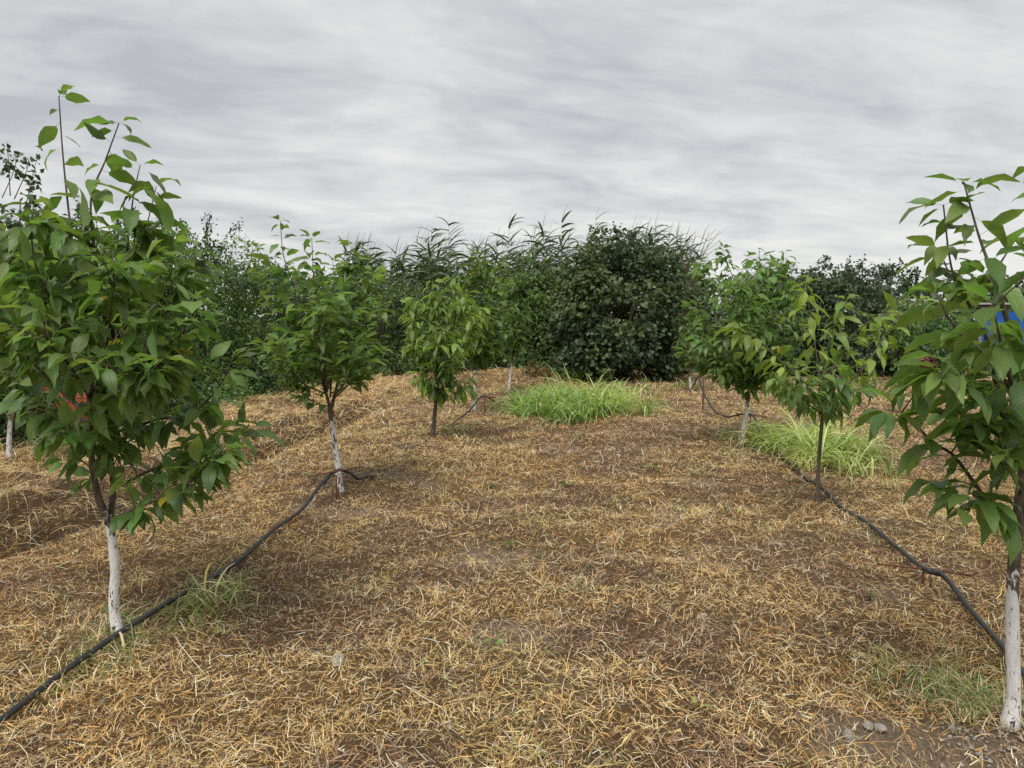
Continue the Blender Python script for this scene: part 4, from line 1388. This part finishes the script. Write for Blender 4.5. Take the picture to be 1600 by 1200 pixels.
# ------------------------------------------------------------------ reeds
def reed_parts(h, seed, nl, lean, low=0.6):
    r = np.random.default_rng(seed)
    wind = r.normal(0.1, 0.35)
    P = spline([np.zeros(3), np.array((lean * 0.25, 0, h * 0.5)), np.array((lean, r.normal(0, 0.1), h))], 12)
    V, T = tube(P, np.linspace(0.014, 0.004, 12), 5)
    Ls = []
    for k in range(nl):
        q = low + (1 - low) * (k + r.random()) / nl
        i = min(int(q * 11), 10)
        p = P[i] + (P[i + 1] - P[i]) * (q * 11 - i)
        hd = wind + (math.pi if r.random() < 0.25 else 0) + r.normal(0, 0.55)
        ln = r.uniform(0.5, 0.9) * (1 - 0.35 * max(0, q - 0.85) / 0.15)
        c = np.array((0.075, 0.115, 0.055)) * r.uniform(0.7, 1.3)
        Ls.append(blades(p[None], np.array([hd]), np.array([ln]), np.array([r.uniform(0.055, 0.085)]), np.array([r.uniform(0.35, 1.1)]), np.array([r.uniform(0.5, 1.3)]),
                         np.array([r.normal(0, 0.2)]), c[None], 5, 0.9, c[None] * 1.1, r))
    # feather-like furled top leaf
    Ls.append(blades(P[-1][None], np.array([wind]), np.array([0.55]), np.array([0.03]), np.array([1.45]), np.array([0.5]), np.array([0.1]), np.array([[0.09, 0.12, 0.05]]), 5, 0.6, None, r))
    return (V, T), Ls


single = [(617, 390, 24), (668, 352, 24), (702, 343, 23.5), (652, 392, 25), (745, 380, 24), (770, 372, 24.5), (790, 343, 24), (835, 362, 24.5), (855, 348, 24), (878, 340, 24), (925, 338, 24.2),
          (905, 365, 24), (1025, 345, 24), (950, 375, 24.8), (720, 390, 25), (600, 410, 25), (1070, 372, 24.4), (560, 415, 25.5), (815, 385, 25), (638, 400, 23.8)]
names = ['reed above the willow like shrub, left of the leaning pair', 'tall reed standing alone, left of two lone reeds against the sky', 'tall reed standing alone, right of two lone reeds against the sky',
         'shorter reed left of the two lone tall reeds', 'reed first to the right of the two lone tall reeds', 'reed second to the right of the two lone tall reeds',
         'tall reed with upright tip in the middle of the reed bed', 'reed just left of three tall reeds beside the big hazel', 'leftmost of three tall reeds beside the big hazel',
         'tall straight reed just left of the big hazel', 'tallest reed, at the left shoulder of the big hazel', 'shorter reed between the tallest reed and the straight one', 'upright reed above the right side of the big hazel',
         'reed tip low above the top of the big hazel', 'low reed right behind the two lone tall reeds', 'low reed at the far left of the reed bed but one', 'reed among bare twigs right of the big hazel',
         'leftmost low reed beside the second left crown', 'low reed right of the reed with upright tip', 'low reed left of the two lone tall reeds, behind the yellowing tree']
for k, (px_, top_, d_) in enumerate(single):
    b = at(px_, 500, d_); b[2] = float(hgt(b[0], b[1]))
    h = at(px_, top_, d_)[2] - b[2] - 0.1
    root = add('reed', None, loc=b, label=names[k], cat='reed', group='reeds above the far shrubs')
    (V, T), Ls = reed_parts(h, 300 + k, 24, random.uniform(-0.15, 0.35))
    add('stem', np_mesh('stem', V, T, np.tile((0.16, 0.17, 0.08), (len(V), 1)), mats=[M_REED]), root)
    for (v, t_, c_) in Ls:
        add('leaf', np_mesh('reed_leaf', v, t_, c_, mats=[M_REED]), root)
# the denser bed behind
LL = []
r = np.random.default_rng(5)
for k in range(280):
    px_ = r.uniform(540, 1085)
    d_ = r.uniform(24.5, 27)
    b = at(px_, 500, d_); b[2] = 0
    tp = 396 - 30 * vnoise(px_ / 45.0, 0.0, 3.0) + r.uniform(-12, 35) + (12 if px_ < 640 else 0)
    h = at(px_, tp, d_)[2]
    (V, T), Ls = reed_parts(h, 600 + k, 20, r.uniform(-0.2, 0.4), 0.1)
    LL.append((V + b, T, np.tile((0.15, 0.16, 0.08), (len(V), 1))))
    v, t_, c_ = merge3(Ls)
    LL.append((v + b, t_, c_))
V, T, C = merge3(LL)
add('reed_bed', np_mesh('reed_bed', V, T, C, mats=[M_REED]), kind='stuff', label='dense bed of green reeds behind the far shrubs', cat='reeds')

# bare twigs standing out of the hazel's right side
b = at(1062, 500, 22.6); b[2] = 0
tw = []
r = np.random.default_rng(9)
root = add('bare_shrub', None, loc=b, label='leafless twiggy shrub sticking up right of the big hazel', cat='shrub')
for k in range(7):
    top = at(r.uniform(1055, 1118), r.uniform(345, 385), 22.6 + r.normal(0, 0.2)) - b
    P = spline([np.array((0, 0, -0.05)), top * np.array((0.35, 0.3, 0.6)), top], 10)
    tw.append(tube(P, np.linspace(0.022, 0.004, 10), 5))
    for j in range(5):
        i = r.integers(5, 9)
        e_ = P[i] + nrm(np.array((r.normal(0.2, 0.7), r.normal(0, 0.4), 0.7))) * r.uniform(0.25, 0.7)
        tw.append(tube(spline([P[i], (P[i] + e_) / 2 + r.normal(0, 0.04, 3), e_], 5), np.linspace(0.008, 0.003, 5), 4))
V, T = merge(tw)
add('twigs', np_mesh('twigs', V, T, mats=[M_TWIG]), root)


# ------------------------------------------------------------------ irrigation hoses and iron stakes
def pipe(name, label, pts, r=0.0145):
    P = spline(pts, 14 * len(pts))
    P[:, 2] += (np.array([vnoise(i * 0.23, 0.5, 4.0) for i in range(len(P))]) - 0.5) * 0.005
    o0 = P[0].copy()
    V, T = tube(P - o0, r, 12)
    ob = add(name, np_mesh(name, V, T, mats=[M_PIPE]), None, o0, label, 'hose', 'irrigation hoses')
    for q in (0.22, 0.36):
        i = int(q * len(P))
        d_ = nrm(P[i + 1] - P[i])
        c_ = P[i] - o0
        V, T = tube(np.array([c_ - d_ * 0.045, c_ - d_ * 0.04, c_ + d_ * 0.04, c_ + d_ * 0.045]), np.array((r * 1.05, r * 1.32, r * 1.32, r * 1.05)), 12)
        add('coupling', np_mesh('coupling', V, T, mats=[M_PIPE]), ob)
    return ob


def lie(px, py, up=0.02):
    p = on_ground(px, py)
    p[2] += up + (0.024 if up > 0 else 0)
    return p


d1 = ground(530, 776)[1]
d3 = ground(757, 645)[1]
pipe('irrigation_hose', 'black hose along the left row, lifted over an iron stake at the second tree',
     [lie(-90, 1200), lie(0, 1130), lie(95, 1058, .03), lie(200, 998, .03), lie(290, 944, .025), lie(370, 893, .025), lie(430, 843, .03), at(470, 797, 6.25), at(503, 755, 6.7), at(527, 735, d1),
      at(545, 738, d1 + .1), at(560, 748, d1 + .2), lie(574, 753, .02), lie(600, 744, .0), lie(640, 706, -.012), lie(680, 682, -.015), lie(712, 663, .01), at(735, 640, d3 - .5),
      at(749, 622, d3 - .1), at(757, 619, d3), at(768, 624, d3 + .3), lie(782, 632, .01), lie(800, 618, .02), lie(815, 607, .0)])
d2 = ground(1441, 917)[1]
dr3 = ground(1172, 668)[1]
dr4 = ground(1098, 642)[1]
pipe('irrigation_hose', 'black hose along the right row, resting on a low rusty stake',
     [lie(1660, 1130), lie(1600, 1062), lie(1572, 1030, .02), lie(1520, 972, .03), lie(1475, 922, .05), at(1443, 888, d2), lie(1405, 868, .03), lie(1350, 826, .02), lie(1315, 800, .015), lie(1285, 775, .02),
      lie(1250, 745, .01), lie(1215, 712, .02), lie(1193, 690, .05), at(1180, 655, dr3 - .2), at(1171, 647, dr3), at(1155, 648, dr3 + .4), at(1135, 651, dr3 + .9), at(1115, 640, dr4 - 1.0),
      at(1100, 615, dr4 - .4), at(1091, 588, dr4), at(1086, 598, dr4 + .3), lie(1078, 612, .01)])
pipe('irrigation_hose', 'thin black hose on the straw at the far right, near a white trunk',
     [lie(1350, 600, .03), lie(1380, 598, .05), lie(1405, 600, .08), lie(1430, 608, .04), lie(1455, 618, .02), lie(1490, 628, .0)], 0.016)


def stake(label, base_px, base_py, top_py, bar, thick=0.008):
    b = on_ground(base_px, base_py)
    d_ = b[1]
    root = add('iron_stake', None, loc=b, label=label, cat='stake', group='rusty iron stakes holding the hoses')
    tp = at(base_px, top_py, d_)
    V, T = tube(np.array([(0, 0, -0.12), (0.002, 0, (tp[2] - b[2]) * 0.5), (0, 0, tp[2] - b[2])]), thick, 7)
    add('post', np_mesh('post', V, T, mats=[M_RUST]), root)
    if bar:
        a = at(bar[0], bar[1], d_ - bar[4]) - b; c_ = at(bar[2], bar[3], d_ + bar[4]) - b
        V, T = tube(np.array([a, a * 0.5 + c_ * 0.5 + np.array((0, 0, .004)), c_]), thick * 0.9, 7)
        add('crossbar', np_mesh('crossbar', V, T, mats=[M_RUST]), root)


stake('T shaped rusty iron stake at the second left trunk', 526, 779, 742, (481, 745, 568, 729, 0.05))
stake('low T shaped rusty iron stake in the straw near the right foreground', 1441, 917, 893, (1370, 881, 1516, 899, 0.04), 0.007)
stake('slim stake holding the hose right of the fourth left trunk', 757, 648, 622, (752, 622, 775, 621, 0.1), 0.010)
stake('tall slim stake lifting the hose at the far right row', 1098, 642, 585, None, 0.012)
stake('rusty stake behind the slanting white trunk', 1172, 668, 648, (1150, 646, 1200, 652, 0.05), 0.009)


# ------------------------------------------------------------------ small things on the ground
def stone(label, px, py, sx, sy, sz, seed, group='pale stones in the straw'):
    r = np.random.default_rng(seed)
    V, T = [], []
    nl, ns = 6, 10
    for i in range(nl):
        la = -math.pi / 2 + math.pi * (i + 0.5) / nl
        for j in range(ns):
            lo = 2 * math.pi * j / ns
            V.append((math.cos(la) * math.cos(lo), math.cos(la) * math.sin(lo), math.sin(la)))
    V += [(0, 0, -1), (0, 0, 1)]
    for i in range(nl - 1):
        for j in range(ns):
            k = (j + 1) % ns
            T += [(i * ns + j, i * ns + k, (i + 1) * ns + k), (i * ns + j, (i + 1) * ns + k, (i + 1) * ns + j)]
    for j in range(ns):
        k = (j + 1) % ns
        T += [(nl * ns, k, j), (nl * ns + 1, (nl - 1) * ns + j, (nl - 1) * ns + k)]
    V = np.array(V) * (1 + r.normal(0, 0.12, (len(V), 1))) * np.array((sx, sy, sz))
    b = on_ground(px, py)
    b[2] += sz * 0.45
    o = add('stone', np_mesh('stone', V, T, mats=[M_STONE], smooth=False), None, b, label, 'stone', group)
    o.rotation_euler = (r.normal(0, 0.15), r.normal(0, 0.15), r.uniform(0, 6))


stone('flat grey stone in the straw right of the nearest left tree', 526, 1034, 0.06, 0.038, 0.008, 1)
stone('pale oblong stone near the bottom right corner', 1325, 1163, 0.022, 0.018, 0.028, 2)
stone('left one of two small pale stones in front of the right foreground trunk', 1356, 1148, 0.026, 0.02, 0.018, 3)
stone('right one of two small pale stones in front of the right foreground trunk', 1375, 1152, 0.028, 0.02, 0.016, 4)
stone('flat whitish stone in the middle right of the straw', 1097, 967, 0.04, 0.03, 0.015, 5)
stone('small white stone left of the right foreground trunk base', 1487, 1133, 0.02, 0.016, 0.014, 6)
# lime and soil crumbs by the right trunk
r = np.random.default_rng(4)
cr = []
for k in range(90):
    px_, py_ = r.normal(1540, 45), r.normal(1150, 22)
    b = on_ground(px_, py_)
    s_ = r.uniform(0.003, 0.009)
    v, t_ = box(b[0], b[1], b[2] + 0.008, s_ * 2, s_ * 1.6, s_ * 1.3, Matrix.Rotation(r.uniform(0, 3), 3, Vector(r.normal(0, 1, 3)).normalized()), 0.002)
    cr.append((v, t_))
V, T = merge(cr)
add('gravel', np_mesh('gravel', V, T, mats=[M_STONE], smooth=False), kind='stuff', label='pale crumbs scattered round the right foreground trunk', cat='gravel')

# fallen red brown leaf
b = on_ground(1545, 1096); b[2] += 0.03
o = add('fallen_leaf', np_mesh('fallen_leaf', CH_T[4][0], CH_T[4][1], np.tile((0.28, 0.085, 0.03), (len(CH_T[4][0]), 1)), CH_T[4][2], [M_CHERRY]), None, b,
        'curled red brown fallen leaf beside the right foreground trunk', 'leaf')
o.scale = (0.075,) * 3
o.rotation_euler = (0.5, 0.2, 2.6)


def weed(label, px, py, n, size, tone, seed, tm=VN_T):
    r = np.random.default_rng(seed)
    b = on_ground(px, py)
    a = r.uniform(0, 6.28, n)
    p = np.stack([np.cos(a) * size * r.uniform(0.1, 0.8, n), np.sin(a) * size * r.uniform(0.1, 0.8, n), r.uniform(0.02, 0.07, n)], 1)
    X = np.stack([np.cos(a), np.sin(a), r.normal(0.25, 0.3, n)], 1)
    Z = np.array((0, 0, 1.0)) + r.normal(0, 0.3, (n, 3))
    V, T, C, U = leaf_cloud(tm, p, X, Z, size * r.uniform(0.7, 1.2, n), np.array(tone) * r.uniform(0.7, 1.3, n)[:, None])
    st = [tube(np.array([(0, 0, -0.01), q * 0.6 + np.array((0, 0, .01)), q]), 0.0015, 4) for q in p]
    root = add('weed', None, loc=b, label=label, cat='weed', group='small weeds in the straw')
    sv, stt = merge(st)
    add('stems', np_mesh('stems', sv, stt, mats=[M_TWIG]), root)
    add('leaves', np_mesh('leaves', V, T, C, None, [M_GRASS]), root, kind='stuff')


weed('leafy green weed in the straw near the bottom centre', 770, 1018, 11, 0.035, (0.15, 0.26, 0.05), 1)
weed('small weed with two green leaves in the middle of the straw', 798, 862, 6, 0.045, (0.10, 0.20, 0.04), 2)
weed('low green weed on the straw in front of the bright grass clump', 885, 762, 22, 0.05, (0.13, 0.20, 0.06), 3)
weed('small green weed to the right of the middle of the straw', 1020, 740, 16, 0.05, (0.13, 0.22, 0.06), 4)
weed('small bright weed right of the second left trunk', 648, 728, 12, 0.05, (0.18, 0.28, 0.06), 5)
weed('tiny green weed near the bottom edge, right of centre', 1095, 1125, 5, 0.03, (0.20, 0.28, 0.07), 6)
weed('faint green weed left of the middle of the straw', 768, 762, 14, 0.05, (0.14, 0.19, 0.08), 7)
weed('bright green weed just left of the second left trunk foot', 490, 752, 12, 0.05, (0.17, 0.26, 0.06), 8)
weed('bright weed in the straw in front of the third left trunk', 905, 690, 14, 0.06, (0.15, 0.24, 0.06), 9)
weed('tiny weed left of the low iron stake', 1358, 938, 5, 0.03, (0.16, 0.28, 0.06), 10)
weed('little weed under the low branch of the right foreground tree', 1550, 880, 6, 0.04, (0.14, 0.24, 0.06), 11)
# lobed creeper on the ditch edge
b = on_ground(35, 792)
root = add('creeper', None, loc=b, label='creeper with broad lobed leaves at the ditch, left picture edge', cat='plant')
st = []
for k, (px_, py_, s_) in enumerate(((20, 775, 0.20), (62, 778, 0.14), (-10, 770, 0.18), (38, 790, 0.13), (8, 795, 0.15), (70, 785, 0.10))):
    p = at(px_, py_, b[1] - 0.1) - b
    ang = np.linspace(0, 2 * math.pi, 15)[:-1]
    rad = 0.5 + 0.16 * np.cos(5 * ang) + 0.05 * np.sin(3 * ang + k)
    V = np.vstack([(0, 0, 0.05), np.stack([np.cos(ang) * rad, np.sin(ang) * rad, 0.08 * np.cos(2 * ang + k) - 0.1], 1)])
    T = [(0, i + 1, (i + 1) % 14 + 1) for i in range(14)]
    o = add('leaf', np_mesh('creeper_leaf', V * s_, T, np.tile(np.array((0.06, 0.125, 0.04)) * random.uniform(0.8, 1.4), (15, 1)), None, [M_BUSH]), root, p)
    o.rotation_euler = (0.5 + random.uniform(-.3, .3), random.uniform(-.3, .3), k)
    st.append(tube(spline([np.zeros(3), p * 0.5 + np.array((0, 0, .03)), p], 6), 0.004, 5))
V, T = merge(st)
add('stems', np_mesh('stems', V, T, mats=[M_TWIG]), root)

# red dead leaf hanging at the top of the nearest left tree
b = at(240, 290, t1.D)
o = add('withered_leaf', np_mesh('withered_leaf', CH_T[4][0], CH_T[4][1], np.tile((0.16, 0.025, 0.02), (len(CH_T[4][0]), 1)), CH_T[4][2], [M_CHERRY]), t1.root, b - t1.base)
o.scale = (0.13,) * 3
o.rotation_euler = (0.3, 1.35, 0.4)
o['label'] = 'withered dark red leaf hanging from a top shoot'

# ------------------------------------------------------------------ orange red sheet behind the left tree
b = on_ground(104, 690)
root = add('metal_sheet', None, loc=b, label='orange red metal sheet glimpsed behind the nearest left tree', cat='sheet')
prof = []
V, T = box(0, 0, 0.36, 0.78, 0.012, 0.78, Matrix.Rotation(0.14, 3, 'X'), 0.004)
add('panel', np_mesh('panel', V, T, mats=[M_RED], smooth=False), root)
for xk in (-0.3, 0.0, 0.3):
    V, T = box(xk, -0.018, 0.36, 0.035, 0.022, 0.74, Matrix.Rotation(0.14, 3, 'X'), 0.006)
    add('rib', np_mesh('rib', V, T, mats=[M_RED], smooth=False), root)

# ------------------------------------------------------------------ blue tarpaulin shelter far right
b = at(1575, 500, 24.0); b[2] = 0
root = add('shelter', None, loc=b, label='blue tarpaulin shelter with grey timber top behind the right foreground tree', cat='shelter')
for xk in (-0.85, 0.0, 0.85, 1.7):
    V, T = box(xk, 0, 0.98, 0.09, 0.09, 2.0, None, 0.01)
    add('post', np_mesh('post', V, T, mats=[M_WOOD], smooth=False), root)
V, T = box(0.4, -0.06, 2.02, 3.0, 0.07, 0.10, None, 0.01)
add('beam', np_mesh('beam', V, T, mats=[M_WOOD], smooth=False), root)
V, T = box(0.4, 0.5, 2.11, 3.1, 1.4, 0.04, Matrix.Rotation(0.05, 3, 'X'), 0.01)
add('roof_board', np_mesh('roof_board', V, T, mats=[M_WOOD], smooth=False), root)
gxn, gzn = 40, 20
ux, uz = np.meshgrid(np.linspace(-0.85, 1.7, gxn), np.linspace(0.75, 1.94, gzn))
yy_ = -0.07 + 0.05 * np.sin(ux * 9 + uz * 2) * (1 - (uz - 0.75) / 1.3) + 0.03 * fbm(ux * 4, uz * 4, 2.0, 3)
Vf = np.stack([ux.ravel(), yy_.ravel(), uz.ravel()], 1)
Vb = Vf + np.array((0, 0.008, 0))
ii = np.arange(gxn * gzn).reshape(gzn, gxn)
a0, a1, a2, a3 = ii[:-1, :-1].ravel(), ii[:-1, 1:].ravel(), ii[1:, 1:].ravel(), ii[1:, :-1].ravel()
Tf = np.concatenate([np.stack([a0, a1, a2], 1), np.stack([a0, a2, a3], 1)])
add('tarpaulin', np_mesh('tarpaulin', np.vstack([Vf, Vb]), np.vstack([Tf, Tf[:, ::-1] + gxn * gzn]), mats=[M_TARP]), root)

# reddish dry heap beside the low shrub at the far right
b = on_ground(1445, 612)
n = 900
r = np.random.default_rng(31)
d_ = nrm(r.normal(0, 1, (n, 3)))
p = d_ * np.array((0.22, 0.2, 0.45)) * r.uniform(0.6, 1, (n, 1)) + np.array((0, 0, 0.45))
root = add('dead_shrub', None, loc=b, label='dead reddish brown shrub by the far right hose', cat='shrub')
V, T, C, U = leaf_cloud(VN_T, p, nrm(r.normal(0, 1, (n, 3)) + np.array((0, 0, -0.5))), d_ + r.normal(0, 0.3, (n, 3)), r.uniform(0.06, 0.12, n), np.array((0.13, 0.055, 0.035)) * r.uniform(0.6, 1.5, n)[:, None])
add('foliage', np_mesh('foliage', V, T, C, None, [M_BUSH]), root, kind='stuff')
V, T = merge([tube(np.array([(0, 0, -0.05), (0.03 * k, 0.02, 0.4), (0.06 * k - 0.05, 0.03 * k, 0.8)]), 0.008, 5) for k in range(-2, 3)])
add('stems', np_mesh('stems', V, T, mats=[M_TWIG]), root)

print('triangles', sum(len(o.data.polygons) for o in col.objects if o.type == 'MESH'))
